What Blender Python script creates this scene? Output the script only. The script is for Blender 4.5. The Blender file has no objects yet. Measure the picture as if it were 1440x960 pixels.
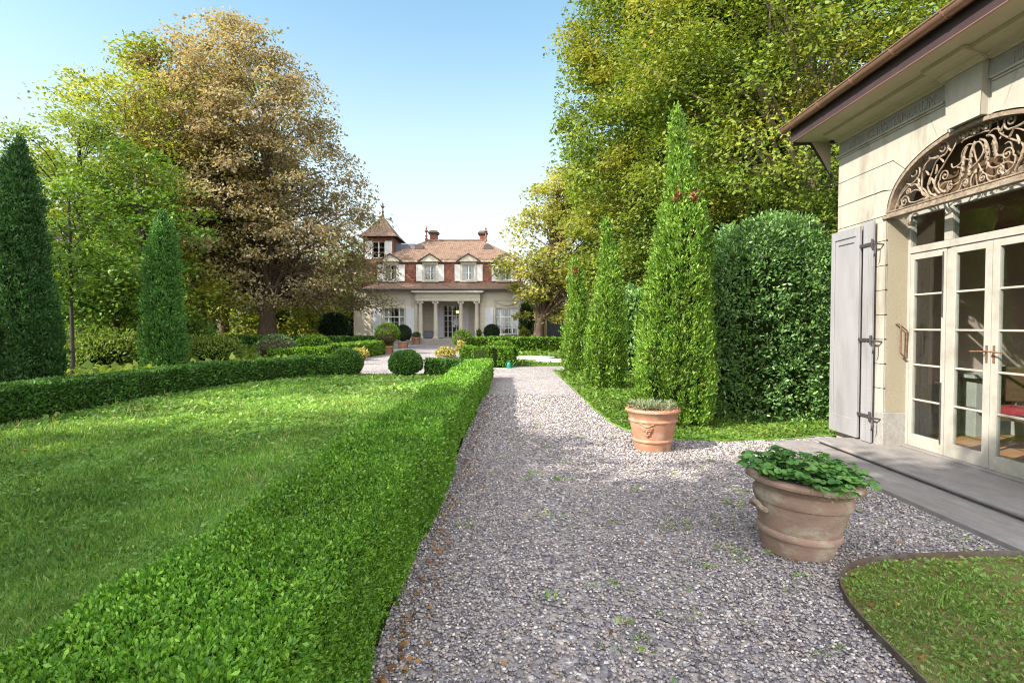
import bpy, math, random
import numpy as np
from math import pi, sin, cos, radians, sqrt
from mathutils import Vector

S = bpy.context.scene
COL = S.collection
RNG = np.random.default_rng(11)
random.seed(5)
EYE = 1.6

# ------------------------------------------------------------------ materials
def _new(name):
    m = bpy.data.materials.new(name)
    m.use_nodes = True
    nt = m.node_tree
    for n in list(nt.nodes):
        nt.nodes.remove(n)
    out = nt.nodes.new('ShaderNodeOutputMaterial')
    return m, nt, out

def N(nt, t, **kw):
    n = nt.nodes.new(t)
    for k, v in kw.items():
        if k in n.inputs.keys():
            n.inputs[k].default_value = v
        else:
            setattr(n, k, v)
    return n

def c4(c):
    return (c[0], c[1], c[2], 1.0)

def ramp(nt, stops, interp='LINEAR'):
    r = nt.nodes.new('ShaderNodeValToRGB')
    r.color_ramp.interpolation = interp
    e = r.color_ramp.elements
    while len(e) < len(stops):
        e.new(0.5)
    for i, (p, c) in enumerate(stops):
        e[i].position = p
        e[i].color = c4(c)
    return r

def mat(name, col, col2=None, rough=0.7, spec=0.3, metal=0.0, scale=6.0, bump=0.0, bscale=40.0, dirt=None, dscale=1.2, stretch=None, damt=0.6):
    """one surface: two colours mixed by noise, an optional stain colour by a larger noise, fine bump"""
    m, nt, out = _new(name)
    L = nt.links.new
    p = N(nt, 'ShaderNodeBsdfPrincipled', Roughness=rough, Metallic=metal)
    p.inputs['Specular IOR Level'].default_value = spec
    tc = N(nt, 'ShaderNodeTexCoord')
    vec = tc.outputs['Object']
    if stretch:
        mp = N(nt, 'ShaderNodeMapping')
        mp.inputs['Scale'].default_value = stretch
        L(vec, mp.inputs['Vector']); vec = mp.outputs['Vector']
    col2 = col2 or tuple(c * 0.8 for c in col)
    nz = N(nt, 'ShaderNodeTexNoise', Scale=scale, Detail=6.0, Roughness=0.65)
    L(vec, nz.inputs['Vector'])
    rp = ramp(nt, [(0.32, col2), (0.68, col)])
    L(nz.outputs['Fac'], rp.inputs['Fac'])
    cout = rp.outputs['Color']
    if dirt:
        n2 = N(nt, 'ShaderNodeTexNoise', Scale=dscale, Detail=8.0, Roughness=0.7)
        L(vec, n2.inputs['Vector'])
        r2 = ramp(nt, [(0.5, (0, 0, 0)), (0.66, (damt, damt, damt))])
        L(n2.outputs['Fac'], r2.inputs['Fac'])
        mx = N(nt, 'ShaderNodeMix', data_type='RGBA')
        L(r2.outputs['Color'], mx.inputs['Factor'])
        L(cout, mx.inputs['A'])
        mx.inputs['B'].default_value = c4(dirt)
        cout = mx.outputs['Result']
    L(cout, p.inputs['Base Color'])
    if bump:
        n3 = N(nt, 'ShaderNodeTexNoise', Scale=bscale, Detail=5.0)
        L(tc.outputs['Object'], n3.inputs['Vector'])
        b = N(nt, 'ShaderNodeBump', Strength=bump, Distance=0.01)
        L(n3.outputs['Fac'], b.inputs['Height'])
        L(b.outputs['Normal'], p.inputs['Normal'])
    L(p.outputs['BSDF'], out.inputs['Surface'])
    return m

def leafmat(name, cols, trans=0.35, pscale=0.6, pamt=0.35, rough=0.5, spec=0.25, tint=(1.25, 1.2, 0.55), alt=None):
    """leaf colour from a per-leaf random number, with larger light and dark patches (real foliage differs by branch)"""
    m, nt, out = _new(name)
    L = nt.links.new
    at = N(nt, 'ShaderNodeAttribute', attribute_name='rnd')
    n = len(cols)
    rp = ramp(nt, [(i / max(1, n - 1), c) for i, c in enumerate(cols)])
    L(at.outputs['Fac'], rp.inputs['Fac'])
    tc = N(nt, 'ShaderNodeTexCoord')
    nz = N(nt, 'ShaderNodeTexNoise', Scale=pscale, Detail=3.0)
    L(tc.outputs['Object'], nz.inputs['Vector'])
    cout = rp.outputs['Color']
    if alt:
        ra = ramp(nt, [(0.48, (0, 0, 0)), (0.68, (0.8, 0.8, 0.8))])
        L(nz.outputs['Fac'], ra.inputs['Fac'])
        ma = N(nt, 'ShaderNodeMix', data_type='RGBA')
        L(ra.outputs['Color'], ma.inputs['Factor']); L(cout, ma.inputs['A'])
        rb = ramp(nt, [(i / max(1, len(alt) - 1), c) for i, c in enumerate(alt)])
        L(at.outputs['Fac'], rb.inputs['Fac']); L(rb.outputs['Color'], ma.inputs['B'])
        cout = ma.outputs['Result']
    else:
        mr = N(nt, 'ShaderNodeMapRange')
        mr.inputs['From Min'].default_value = 0.3; mr.inputs['From Max'].default_value = 0.7
        mr.inputs['To Min'].default_value = 1 - pamt; mr.inputs['To Max'].default_value = 1 + pamt
        L(nz.outputs['Fac'], mr.inputs['Value'])
        hs = N(nt, 'ShaderNodeHueSaturation')
        L(mr.outputs['Result'], hs.inputs['Value']); L(cout, hs.inputs['Color'])
        cout = hs.outputs['Color']
    p = N(nt, 'ShaderNodeBsdfPrincipled', Roughness=rough)
    p.inputs['Specular IOR Level'].default_value = spec
    L(cout, p.inputs['Base Color'])
    t = N(nt, 'ShaderNodeBsdfTranslucent')
    mt = N(nt, 'ShaderNodeMix', data_type='RGBA', blend_type='MULTIPLY')
    mt.inputs['Factor'].default_value = 1.0
    L(cout, mt.inputs['A']); mt.inputs['B'].default_value = c4(tint)
    mt.clamp_result = False
    L(mt.outputs['Result'], t.inputs['Color'])
    mx = N(nt, 'ShaderNodeMixShader', Fac=trans)
    L(p.outputs['BSDF'], mx.inputs[1]); L(t.outputs['BSDF'], mx.inputs[2])
    L(mx.outputs['Shader'], out.inputs['Surface'])
    return m

def stonemat(name, cols, rough=0.75):
    m, nt, out = _new(name)
    L = nt.links.new
    at = N(nt, 'ShaderNodeAttribute', attribute_name='rnd')
    rp = ramp(nt, [(i / (len(cols) - 1), c) for i, c in enumerate(cols)])
    L(at.outputs['Fac'], rp.inputs['Fac'])
    tc = N(nt, 'ShaderNodeTexCoord')
    nz = N(nt, 'ShaderNodeTexNoise', Scale=90.0, Detail=3.0)
    L(tc.outputs['Object'], nz.inputs['Vector'])
    mr = N(nt, 'ShaderNodeMapRange')
    mr.inputs['To Min'].default_value = 0.75; mr.inputs['To Max'].default_value = 1.25
    L(nz.outputs['Fac'], mr.inputs['Value'])
    hs = N(nt, 'ShaderNodeHueSaturation')
    L(mr.outputs['Result'], hs.inputs['Value']); L(rp.outputs['Color'], hs.inputs['Color'])
    p = N(nt, 'ShaderNodeBsdfPrincipled', Roughness=rough)
    p.inputs['Specular IOR Level'].default_value = 0.25
    L(hs.outputs['Color'], p.inputs['Base Color'])
    L(p.outputs['BSDF'], out.inputs['Surface'])
    return m

def gravelmat(name):
    m, nt, out = _new(name)
    L = nt.links.new
    tc = N(nt, 'ShaderNodeTexCoord')
    v = N(nt, 'ShaderNodeTexVoronoi', Scale=34.0)
    L(tc.outputs['Object'], v.inputs['Vector'])
    sp = N(nt, 'ShaderNodeSeparateColor')
    L(v.outputs['Color'], sp.inputs['Color'])
    rp = ramp(nt, GRAVEL_STOPS)
    L(sp.outputs['Red'], rp.inputs['Fac'])
    nz = N(nt, 'ShaderNodeTexNoise', Scale=0.5, Detail=5.0, Roughness=0.7)
    L(tc.outputs['Object'], nz.inputs['Vector'])
    mr = N(nt, 'ShaderNodeMapRange')
    mr.inputs['From Min'].default_value = 0.3; mr.inputs['From Max'].default_value = 0.7
    mr.inputs['To Min'].default_value = 0.78; mr.inputs['To Max'].default_value = 1.2
    L(nz.outputs['Fac'], mr.inputs['Value'])
    hs = N(nt, 'ShaderNodeHueSaturation')
    L(mr.outputs['Result'], hs.inputs['Value']); L(rp.outputs['Color'], hs.inputs['Color'])
    # earthy, slightly green film where few people walk
    n2 = N(nt, 'ShaderNodeTexNoise', Scale=0.9, Detail=7.0, Roughness=0.75)
    L(tc.outputs['Object'], n2.inputs['Vector'])
    r2 = ramp(nt, [(0.55, (0, 0, 0)), (0.72, (0.45, 0.45, 0.45))])
    L(n2.outputs['Fac'], r2.inputs['Fac'])
    mx = N(nt, 'ShaderNodeMix', data_type='RGBA')
    L(r2.outputs['Color'], mx.inputs['Factor']); L(hs.outputs['Color'], mx.inputs['A'])
    mx.inputs['B'].default_value = (0.13, 0.13, 0.06, 1)
    p = N(nt, 'ShaderNodeBsdfPrincipled', Roughness=0.85)
    p.inputs['Specular IOR Level'].default_value = 0.2
    L(mx.outputs['Result'], p.inputs['Base Color'])
    b = N(nt, 'ShaderNodeBump', Strength=0.7, Distance=0.012)
    b.invert = True
    L(v.outputs['Distance'], b.inputs['Height'])
    L(b.outputs['Normal'], p.inputs['Normal'])
    L(p.outputs['BSDF'], out.inputs['Surface'])
    return m

def tilemat(name, cols, sx, sz, mortar=(0.05, 0.03, 0.025), rough=0.8, bump=0.4, msize=0.02):
    """small clay tiles laid in courses: brick pattern across (x+y) and up z"""
    m, nt, out = _new(name)
    L = nt.links.new
    tc = N(nt, 'ShaderNodeTexCoord')
    sp = N(nt, 'ShaderNodeSeparateXYZ'); L(tc.outputs['Object'], sp.inputs['Vector'])
    ad = N(nt, 'ShaderNodeMath', operation='ADD'); L(sp.outputs['X'], ad.inputs[0]); L(sp.outputs['Y'], ad.inputs[1])
    cb = N(nt, 'ShaderNodeCombineXYZ')
    mu = N(nt, 'ShaderNodeMath', operation='MULTIPLY'); L(ad.outputs[0], mu.inputs[0]); mu.inputs[1].default_value = sx
    mv = N(nt, 'ShaderNodeMath', operation='MULTIPLY'); L(sp.outputs['Z'], mv.inputs[0]); mv.inputs[1].default_value = sz
    L(mu.outputs[0], cb.inputs['X']); L(mv.outputs[0], cb.inputs['Y'])
    br = N(nt, 'ShaderNodeTexBrick', Scale=1.0)
    br.inputs['Color1'].default_value = (0, 0, 0, 1); br.inputs['Color2'].default_value = (1, 1, 1, 1)
    br.inputs['Mortar'].default_value = (0.5, 0.5, 0.5, 1)
    br.inputs['Mortar Size'].default_value = msize
    br.inputs['Brick Width'].default_value = 0.5; br.inputs['Row Height'].default_value = 0.25
    L(cb.outputs['Vector'], br.inputs['Vector'])
    nz = N(nt, 'ShaderNodeTexNoise', Scale=1.3, Detail=6.0)
    L(tc.outputs['Object'], nz.inputs['Vector'])
    mx = N(nt, 'ShaderNodeMix', data_type='RGBA'); mx.inputs['Factor'].default_value = 0.55
    L(br.outputs['Color'], mx.inputs['A']); L(nz.outputs['Fac'], mx.inputs['B'])
    rp = ramp(nt, [(0.2 + 0.6 * i / (len(cols) - 1), c) for i, c in enumerate(cols)])
    L(mx.outputs['Result'], rp.inputs['Fac'])
    m2 = N(nt, 'ShaderNodeMix', data_type='RGBA')
    L(br.outputs['Fac'], m2.inputs['Factor']); L(rp.outputs['Color'], m2.inputs['A'])
    m2.inputs['B'].default_value = c4(mortar)
    p = N(nt, 'ShaderNodeBsdfPrincipled', Roughness=rough)
    p.inputs['Specular IOR Level'].default_value = 0.2
    L(m2.outputs['Result'], p.inputs['Base Color'])
    b = N(nt, 'ShaderNodeBump', Strength=bump, Distance=0.02); b.invert = True
    L(br.outputs['Fac'], b.inputs['Height']); L(b.outputs['Normal'], p.inputs['Normal'])
    L(p.outputs['BSDF'], out.inputs['Surface'])
    return m

def glassmat(name, tint=(0.9, 0.95, 0.95), dark=0.0):
    m, nt, out = _new(name)
    L = nt.links.new
    tr = N(nt, 'ShaderNodeBsdfTransparent'); tr.inputs['Color'].default_value = c4(tint)
    gl = N(nt, 'ShaderNodeBsdfGlossy', Roughness=0.02)
    lw = N(nt, 'ShaderNodeLayerWeight', Blend=0.5)
    fr = N(nt, 'ShaderNodeMath', operation='POWER'); fr.inputs[1].default_value = 4.0
    L(lw.outputs['Facing'], fr.inputs[0])
    tc = N(nt, 'ShaderNodeTexCoord')
    nz = N(nt, 'ShaderNodeTexNoise', Scale=5.0, Detail=1.0)
    L(tc.outputs['Object'], nz.inputs['Vector'])
    b = N(nt, 'ShaderNodeBump', Strength=0.06, Distance=0.02)
    L(nz.outputs['Fac'], b.inputs['Height']); L(b.outputs['Normal'], gl.inputs['Normal'])
    mu = N(nt, 'ShaderNodeMath', operation='MULTIPLY_ADD'); mu.inputs[1].default_value = 0.9; mu.inputs[2].default_value = 0.045
    L(fr.outputs[0], mu.inputs[0])
    mx = N(nt, 'ShaderNodeMixShader')
    L(mu.outputs[0], mx.inputs['Fac']); L(tr.outputs['BSDF'], mx.inputs[1]); L(gl.outputs['BSDF'], mx.inputs[2])
    L(mx.outputs['Shader'], out.inputs['Surface'])
    return m

def emat(name, col, strength):
    m, nt, out = _new(name)
    e = N(nt, 'ShaderNodeEmission', Strength=strength); e.inputs['Color'].default_value = c4(col)
    nt.links.new(e.outputs['Emission'], out.inputs['Surface'])
    return m

GRAVEL_STOPS = [(0.0, (0.095, 0.085, 0.092)), (0.18, (0.165, 0.150, 0.162)), (0.4, (0.235, 0.215, 0.23)),
                (0.55, (0.33, 0.275, 0.235)), (0.7, (0.22, 0.208, 0.25)), (0.88, (0.35, 0.31, 0.295)), (1.0, (0.58, 0.54, 0.51))]
M = {}
M['gravel'] = gravelmat('gravel_bed')
M['pebble'] = stonemat('pebble_stone', [c for _, c in GRAVEL_STOPS])
M['earth'] = mat('garden_earth', (0.075, 0.085, 0.03), (0.05, 0.045, 0.022), rough=0.95, scale=3, bump=0.5, bscale=30)
M['lawnbase'] = mat('lawn_turf', (0.15, 0.30, 0.045), (0.10, 0.20, 0.035), rough=0.95, scale=2.2, bump=0.8, bscale=60, dirt=(0.12, 0.10, 0.04), dscale=0.9, damt=0.45)
M['farlawn'] = mat('far_turf', (0.12, 0.20, 0.03), (0.085, 0.15, 0.025), rough=0.95, scale=1.4, bump=0.8, bscale=50, dirt=(0.20, 0.19, 0.06), dscale=0.7, damt=0.5)
M['grass'] = leafmat('grass_blades', [(0.07, 0.165, 0.03), (0.145, 0.275, 0.052), (0.24, 0.37, 0.085), (0.42, 0.45, 0.18)], trans=0.42, pscale=0.55, pamt=0.4, tint=(1.2, 1.2, 0.6))
M['grass_sunny'] = leafmat('dry_grass_blades', [(0.06, 0.14, 0.02), (0.12, 0.21, 0.03), (0.20, 0.24, 0.06)], trans=0.35, pscale=0.7, pamt=0.3)
M['straw'] = leafmat('straw_stems', [(0.28, 0.24, 0.10), (0.4, 0.34, 0.17)], trans=0.2, pscale=1, pamt=0.2)
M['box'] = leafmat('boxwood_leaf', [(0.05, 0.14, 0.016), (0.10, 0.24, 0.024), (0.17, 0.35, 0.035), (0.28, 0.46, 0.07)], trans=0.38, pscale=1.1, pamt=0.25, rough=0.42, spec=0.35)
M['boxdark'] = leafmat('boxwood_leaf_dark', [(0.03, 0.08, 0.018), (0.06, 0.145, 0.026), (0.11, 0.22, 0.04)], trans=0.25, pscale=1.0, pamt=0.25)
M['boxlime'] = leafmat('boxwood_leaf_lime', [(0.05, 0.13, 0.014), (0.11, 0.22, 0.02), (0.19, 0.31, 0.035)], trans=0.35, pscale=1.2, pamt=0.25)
M['core'] = mat('inner_shade', (0.022, 0.04, 0.010), (0.012, 0.018, 0.007), rough=1.0, spec=0.0, scale=20)  # near-black green: the shade deep in the foliage put into the colour
M['coretwig'] = mat('hedge_twigs', (0.09, 0.065, 0.045), (0.05, 0.035, 0.025), rough=1.0, spec=0.0, scale=20)
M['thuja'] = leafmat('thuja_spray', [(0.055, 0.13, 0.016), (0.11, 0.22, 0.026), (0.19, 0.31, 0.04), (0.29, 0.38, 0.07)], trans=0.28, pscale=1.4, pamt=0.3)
M['thuja_shaded'] = leafmat('thuja_spray_shaded', [(0.022, 0.065, 0.02), (0.045, 0.115, 0.03), (0.08, 0.165, 0.045)], trans=0.25, pscale=1.2, pamt=0.25)  # darker copy of the thuja green, with standing shade put into the colour
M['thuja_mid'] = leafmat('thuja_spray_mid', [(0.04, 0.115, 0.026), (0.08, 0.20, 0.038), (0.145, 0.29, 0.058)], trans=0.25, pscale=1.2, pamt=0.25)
M['dead'] = leafmat('dead_sprig', [(0.22, 0.09, 0.05), (0.34, 0.17, 0.10)], trans=0.2, pscale=2, pamt=0.2)
M['yew'] = leafmat('laurel_leaf', [(0.045, 0.11, 0.03), (0.09, 0.19, 0.05), (0.17, 0.30, 0.085), (0.29, 0.42, 0.15)], trans=0.25, pscale=0.9, pamt=0.25, rough=0.4, spec=0.4)
M['chestnut'] = leafmat('chestnut_leaf', [(0.17, 0.14, 0.085), (0.265, 0.22, 0.135), (0.365, 0.30, 0.20), (0.25, 0.25, 0.11)], trans=0.5, pscale=0.28, alt=[(0.17, 0.185, 0.07), (0.29, 0.26, 0.135), (0.41, 0.35, 0.235)], tint=(1.25, 1.1, 0.6))
M['chestnut2'] = leafmat('chestnut_leaf_green', [(0.09, 0.085, 0.018), (0.17, 0.15, 0.03), (0.24, 0.17, 0.05)], trans=0.35, pscale=0.3, alt=[(0.07, 0.12, 0.018), (0.14, 0.18, 0.025), (0.2, 0.18, 0.045)], tint=(1.25, 1.1, 0.6))
M['maple'] = leafmat('maple_leaf', [(0.07, 0.125, 0.022), (0.15, 0.22, 0.04), (0.25, 0.31, 0.065)], trans=0.45, pscale=0.35, pamt=0.3)
M['green'] = leafmat('broad_leaf_green', [(0.045, 0.11, 0.015), (0.10, 0.19, 0.026), (0.18, 0.27, 0.04)], trans=0.4, pscale=0.3, pamt=0.35)
M['lime'] = leafmat('broad_leaf_lime', [(0.12, 0.16, 0.025), (0.24, 0.28, 0.045), (0.36, 0.37, 0.08)], trans=0.5, pscale=0.35, pamt=0.3)
M['linden'] = leafmat('linden_leaf', [(0.07, 0.13, 0.022), (0.15, 0.22, 0.035), (0.25, 0.30, 0.05)], trans=0.42, pscale=0.22, alt=[(0.14, 0.165, 0.025), (0.26, 0.26, 0.04), (0.38, 0.30, 0.065)])
M['pale'] = leafmat('pale_tree_leaf', [(0.20, 0.22, 0.05), (0.33, 0.34, 0.09), (0.45, 0.43, 0.16)], trans=0.55, pscale=0.4, pamt=0.2)
M['darkleaf'] = leafmat('dark_shrub_leaf', [(0.012, 0.022, 0.014), (0.025, 0.045, 0.022)], trans=0.15, pscale=0.8, pamt=0.3)
M['greyleaf'] = leafmat('grey_green_leaf', [(0.045, 0.085, 0.035), (0.09, 0.145, 0.06), (0.15, 0.21, 0.10)], trans=0.3, pscale=1, pamt=0.25)
M['greybrown'] = leafmat('dying_box_leaf', [(0.10, 0.085, 0.06), (0.15, 0.125, 0.09), (0.19, 0.165, 0.12)], trans=0.2, pscale=1.6, pamt=0.2)
M['yellowleaf'] = leafmat('yellow_leaf', [(0.28, 0.26, 0.06), (0.42, 0.38, 0.12), (0.50, 0.40, 0.18)], trans=0.4, pscale=1.5, pamt=0.2)
M['strawberry'] = leafmat('strawberry_leaf', [(0.045, 0.13, 0.035), (0.09, 0.21, 0.05), (0.15, 0.29, 0.08)], trans=0.3, pscale=5, pamt=0.2, rough=0.45)
M['sedum'] = leafmat('sedum_leaf', [(0.10, 0.15, 0.09), (0.18, 0.22, 0.13), (0.26, 0.26, 0.14)], trans=0.25, pscale=5, pamt=0.2)
M['fallen'] = leafmat('fallen_leaf', [(0.13, 0.06, 0.025), (0.24, 0.11, 0.04), (0.36, 0.19, 0.06)], trans=0.15, pscale=3, pamt=0.2)
M['ivy'] = leafmat('ivy_leaf', [(0.012, 0.04, 0.014), (0.03, 0.085, 0.02), (0.06, 0.13, 0.03)], trans=0.2, pscale=1, pamt=0.3)
M['bark'] = mat('bark', (0.16, 0.115, 0.085), (0.07, 0.052, 0.04), rough=0.95, scale=5, bump=0.8, bscale=14, stretch=(3, 3, 0.5))
M['barkdark'] = mat('dark_bark', (0.05, 0.042, 0.035), (0.025, 0.022, 0.02), rough=0.95, scale=5, bump=0.8, bscale=14, stretch=(3, 3, 0.5))
M['barkpale'] = mat('pale_bark', (0.24, 0.20, 0.14), (0.12, 0.10, 0.07), rough=0.95, scale=4, bump=0.6, bscale=14, stretch=(3, 3, 0.5))
M['stone'] = mat('cream_stone', (0.37, 0.345, 0.30), (0.32, 0.295, 0.255), rough=0.85, scale=5, bump=0.2, bscale=120, dirt=(0.20, 0.175, 0.14), dscale=2.6, damt=0.75, stretch=(1, 1, 0.28))
M['frieze'] = mat('grey_sandstone', (0.30, 0.285, 0.265), (0.25, 0.235, 0.22), rough=0.9, scale=6, bump=0.2, bscale=100)
M['roughcast'] = mat('roughcast', (0.32, 0.28, 0.205), (0.27, 0.235, 0.17), rough=0.95, scale=60, bump=0.8, bscale=160)
M['plinth'] = mat('grey_plinth', (0.32, 0.305, 0.29), (0.22, 0.21, 0.20), rough=0.9, scale=30, bump=0.4, bscale=150, dirt=(0.20, 0.17, 0.13), dscale=4)
M['step'] = mat('worn_step', (0.26, 0.24, 0.235), (0.17, 0.155, 0.155), rough=0.85, scale=9, bump=0.3, bscale=70, dirt=(0.15, 0.13, 0.11), dscale=2.2, stretch=(1, 0.35, 1), damt=0.55)
M['cornice'] = mat('painted_cornice', (0.50, 0.43, 0.31), (0.44, 0.375, 0.265), rough=0.7, scale=4)
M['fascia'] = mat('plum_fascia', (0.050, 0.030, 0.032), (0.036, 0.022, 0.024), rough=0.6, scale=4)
M['copper'] = mat('copper', (0.52, 0.30, 0.24), (0.36, 0.19, 0.15), rough=0.42, spec=0.5, metal=0.75, scale=2.5, stretch=(1, 0.5, 1))
M['rooftile'] = tilemat('roof_tile', [(0.12, 0.075, 0.055), (0.19, 0.12, 0.088), (0.245, 0.165, 0.122), (0.21, 0.145, 0.112)], 2.6, 4.4, bump=0.6)
M['walltile'] = tilemat('hung_wall_tile', [(0.12, 0.045, 0.032), (0.19, 0.075, 0.052), (0.27, 0.12, 0.085), (0.22, 0.11, 0.085)], 2.9, 2.9, mortar=(0.05, 0.02, 0.015))
M['facade'] = mat('facade_plaster', (0.62, 0.58, 0.49), (0.55, 0.515, 0.43), rough=0.85, scale=2, bump=0.1, bscale=60, dirt=(0.42, 0.39, 0.31), dscale=0.5, damt=0.35)
M['facadestone'] = mat('facade_stone', (0.53, 0.50, 0.42), (0.46, 0.43, 0.36), rough=0.85, scale=3, bump=0.1, bscale=60)
M['gutter'] = mat('dark_gutter', (0.09, 0.07, 0.065), rough=0.6)
M['whitewood'] = mat('white_painted_wood', (0.66, 0.66, 0.66), (0.60, 0.60, 0.60), rough=0.55, scale=3)
M['shutter_shaded'] = mat('shaded_shutter_paint', (0.62, 0.64, 0.70), (0.56, 0.58, 0.64), rough=0.55, scale=3)  # bluish cast of the shade put into the paint of these shutters
M['creampaint'] = mat('cream_door_paint', (0.35, 0.335, 0.30), (0.30, 0.285, 0.255), rough=0.5, scale=4, dirt=(0.21, 0.185, 0.14), dscale=3, damt=0.5)
M['shutter'] = mat('grey_shutter_paint', (0.265, 0.26, 0.275), (0.225, 0.22, 0.235), rough=0.6, scale=4, dirt=(0.19, 0.18, 0.185), dscale=2.4, damt=0.75, stretch=(1, 1, 0.3))
M['iron'] = mat('black_iron', (0.05, 0.045, 0.045), (0.035, 0.03, 0.03), rough=0.55, spec=0.4, scale=30)
M['grille'] = mat('painted_iron', (0.30, 0.245, 0.19), (0.13, 0.09, 0.06), rough=0.6, scale=18)
M['rust'] = mat('rusty_iron', (0.20, 0.10, 0.055), (0.09, 0.05, 0.035), rough=0.75, scale=25)
M['edging'] = mat('steel_edging', (0.12, 0.085, 0.06), (0.07, 0.055, 0.045), rough=0.75, scale=8, dirt=(0.14, 0.15, 0.16), dscale=2.0)
M['glass'] = glassmat('window_glass')
M['tympanum'] = mat('brown_tympanum', (0.10, 0.058, 0.027), (0.06, 0.033, 0.018), rough=0.8, scale=5)
M['terracotta'] = mat('terracotta', (0.36, 0.185, 0.115), (0.29, 0.145, 0.09), rough=0.88, scale=8, bump=0.25, bscale=50, dirt=(0.38, 0.29, 0.22), dscale=7, damt=0.75)
M['terraold'] = mat('weathered_terracotta', (0.29, 0.195, 0.15), (0.21, 0.145, 0.115), rough=0.92, scale=7, bump=0.35, bscale=45, dirt=(0.33, 0.31, 0.24), dscale=5.5, damt=0.85, stretch=(0.8, 0.8, 1.6))
M['soil'] = mat('potting_soil', (0.05, 0.035, 0.025), (0.03, 0.02, 0.015), rough=1, scale=20, bump=1, bscale=50)
M['rubber'] = mat('black_liner', (0.03, 0.03, 0.035), rough=0.5)
M['moss'] = leafmat('moss', [(0.14, 0.14, 0.04), (0.22, 0.19, 0.08), (0.33, 0.30, 0.18)], trans=0.1, pscale=6, pamt=0.2)
M['pinkwall'] = mat('mauve_plaster', (0.50, 0.35, 0.32), (0.44, 0.30, 0.27), rough=0.9, scale=3)
M['parquet'] = tilemat('parquet', [(0.30, 0.13, 0.06), (0.40, 0.19, 0.09), (0.46, 0.24, 0.12)], 3.2, 1.0, mortar=(0.09, 0.04, 0.02), rough=0.45, bump=0.15)
M['cushion'] = mat('red_velvet', (0.28, 0.02, 0.035), (0.21, 0.015, 0.025), rough=0.9, scale=8)
M['darkwood'] = mat('dark_wood', (0.10, 0.05, 0.028), (0.06, 0.03, 0.018), rough=0.5, scale=4, stretch=(1, 1, 6))
M['marble'] = mat('white_marble', (0.36, 0.335, 0.31), (0.29, 0.27, 0.25), rough=0.4, scale=4)
M['yellowwall'] = mat('ochre_plaster', (0.62, 0.40, 0.13), (0.54, 0.34, 0.11), rough=0.9, scale=3)
M['greenpaint'] = mat('green_paint', (0.02, 0.20, 0.13), (0.015, 0.15, 0.10), rough=0.4)
M['slab'] = mat('pale_slab', (0.52, 0.50, 0.47), (0.42, 0.40, 0.37), rough=0.9, scale=8, bump=0.3)
M['greyblue'] = mat('slate_paint', (0.13, 0.14, 0.18), (0.10, 0.11, 0.14), rough=0.7)
M['darkroom'] = mat('room_dark', (0.05, 0.045, 0.045), rough=0.9)
M['curtain'] = mat('net_curtain', (0.55, 0.54, 0.52), (0.38, 0.37, 0.36), rough=0.9, scale=9, stretch=(6, 6, 0.3))
M['lampglow'] = emat('lamp_glow', (1.0, 0.55, 0.2), 1.3)
M['mossbase'] = mat('mossy_turf', (0.085, 0.125, 0.032), (0.15, 0.10, 0.045), rough=0.95, scale=4.5, bump=0.9, bscale=60, dirt=(0.17, 0.11, 0.05), dscale=3.0, damt=0.6)

# ------------------------------------------------------------------ scene-graph helpers
ROOT_LOC = {}
def tag(o, label=None, cat=None, group=None, kind=None):
    if label: o['label'] = label
    if cat: o['category'] = cat
    if group: o['group'] = group
    if kind: o['kind'] = kind
    return o

def thing(name, label, cat, loc=(0, 0, 0), group=None):
    o = bpy.data.objects.new(name, None)
    o.empty_display_size = 0.2
    COL.objects.link(o)
    o.location = loc
    ROOT_LOC[o.name] = tuple(loc)
    return tag(o, label, cat, group)

def root_loc(p):
    while p is not None:
        if p.name in ROOT_LOC:
            return ROOT_LOC[p.name]
        p = p.parent
    return (0, 0, 0)

def link(name, me, m, parent=None, smooth=False):
    o = bpy.data.objects.new(name, me)
    COL.objects.link(o)
    if m is not None and not me.materials:
        me.materials.append(m)
    if parent is not None:
        o.parent = parent
    if smooth:
        me.polygons.foreach_set('use_smooth', np.ones(len(me.polygons), dtype=bool))
    return o

def copy_tree(o, parent=None):
    c = o.copy()
    COL.objects.link(c)
    if parent is not None:
        c.parent = parent
    for ch in o.children:
        copy_tree(ch, c)
    return c

class Plane:
    """u across, v up, w towards the outside"""
    def __init__(s, axis, at): s.axis, s.at = axis, at
    def p(s, u, v, w):
        return (u, s.at - w, v) if s.axis == 'y' else (s.at - w, u, v)

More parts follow.
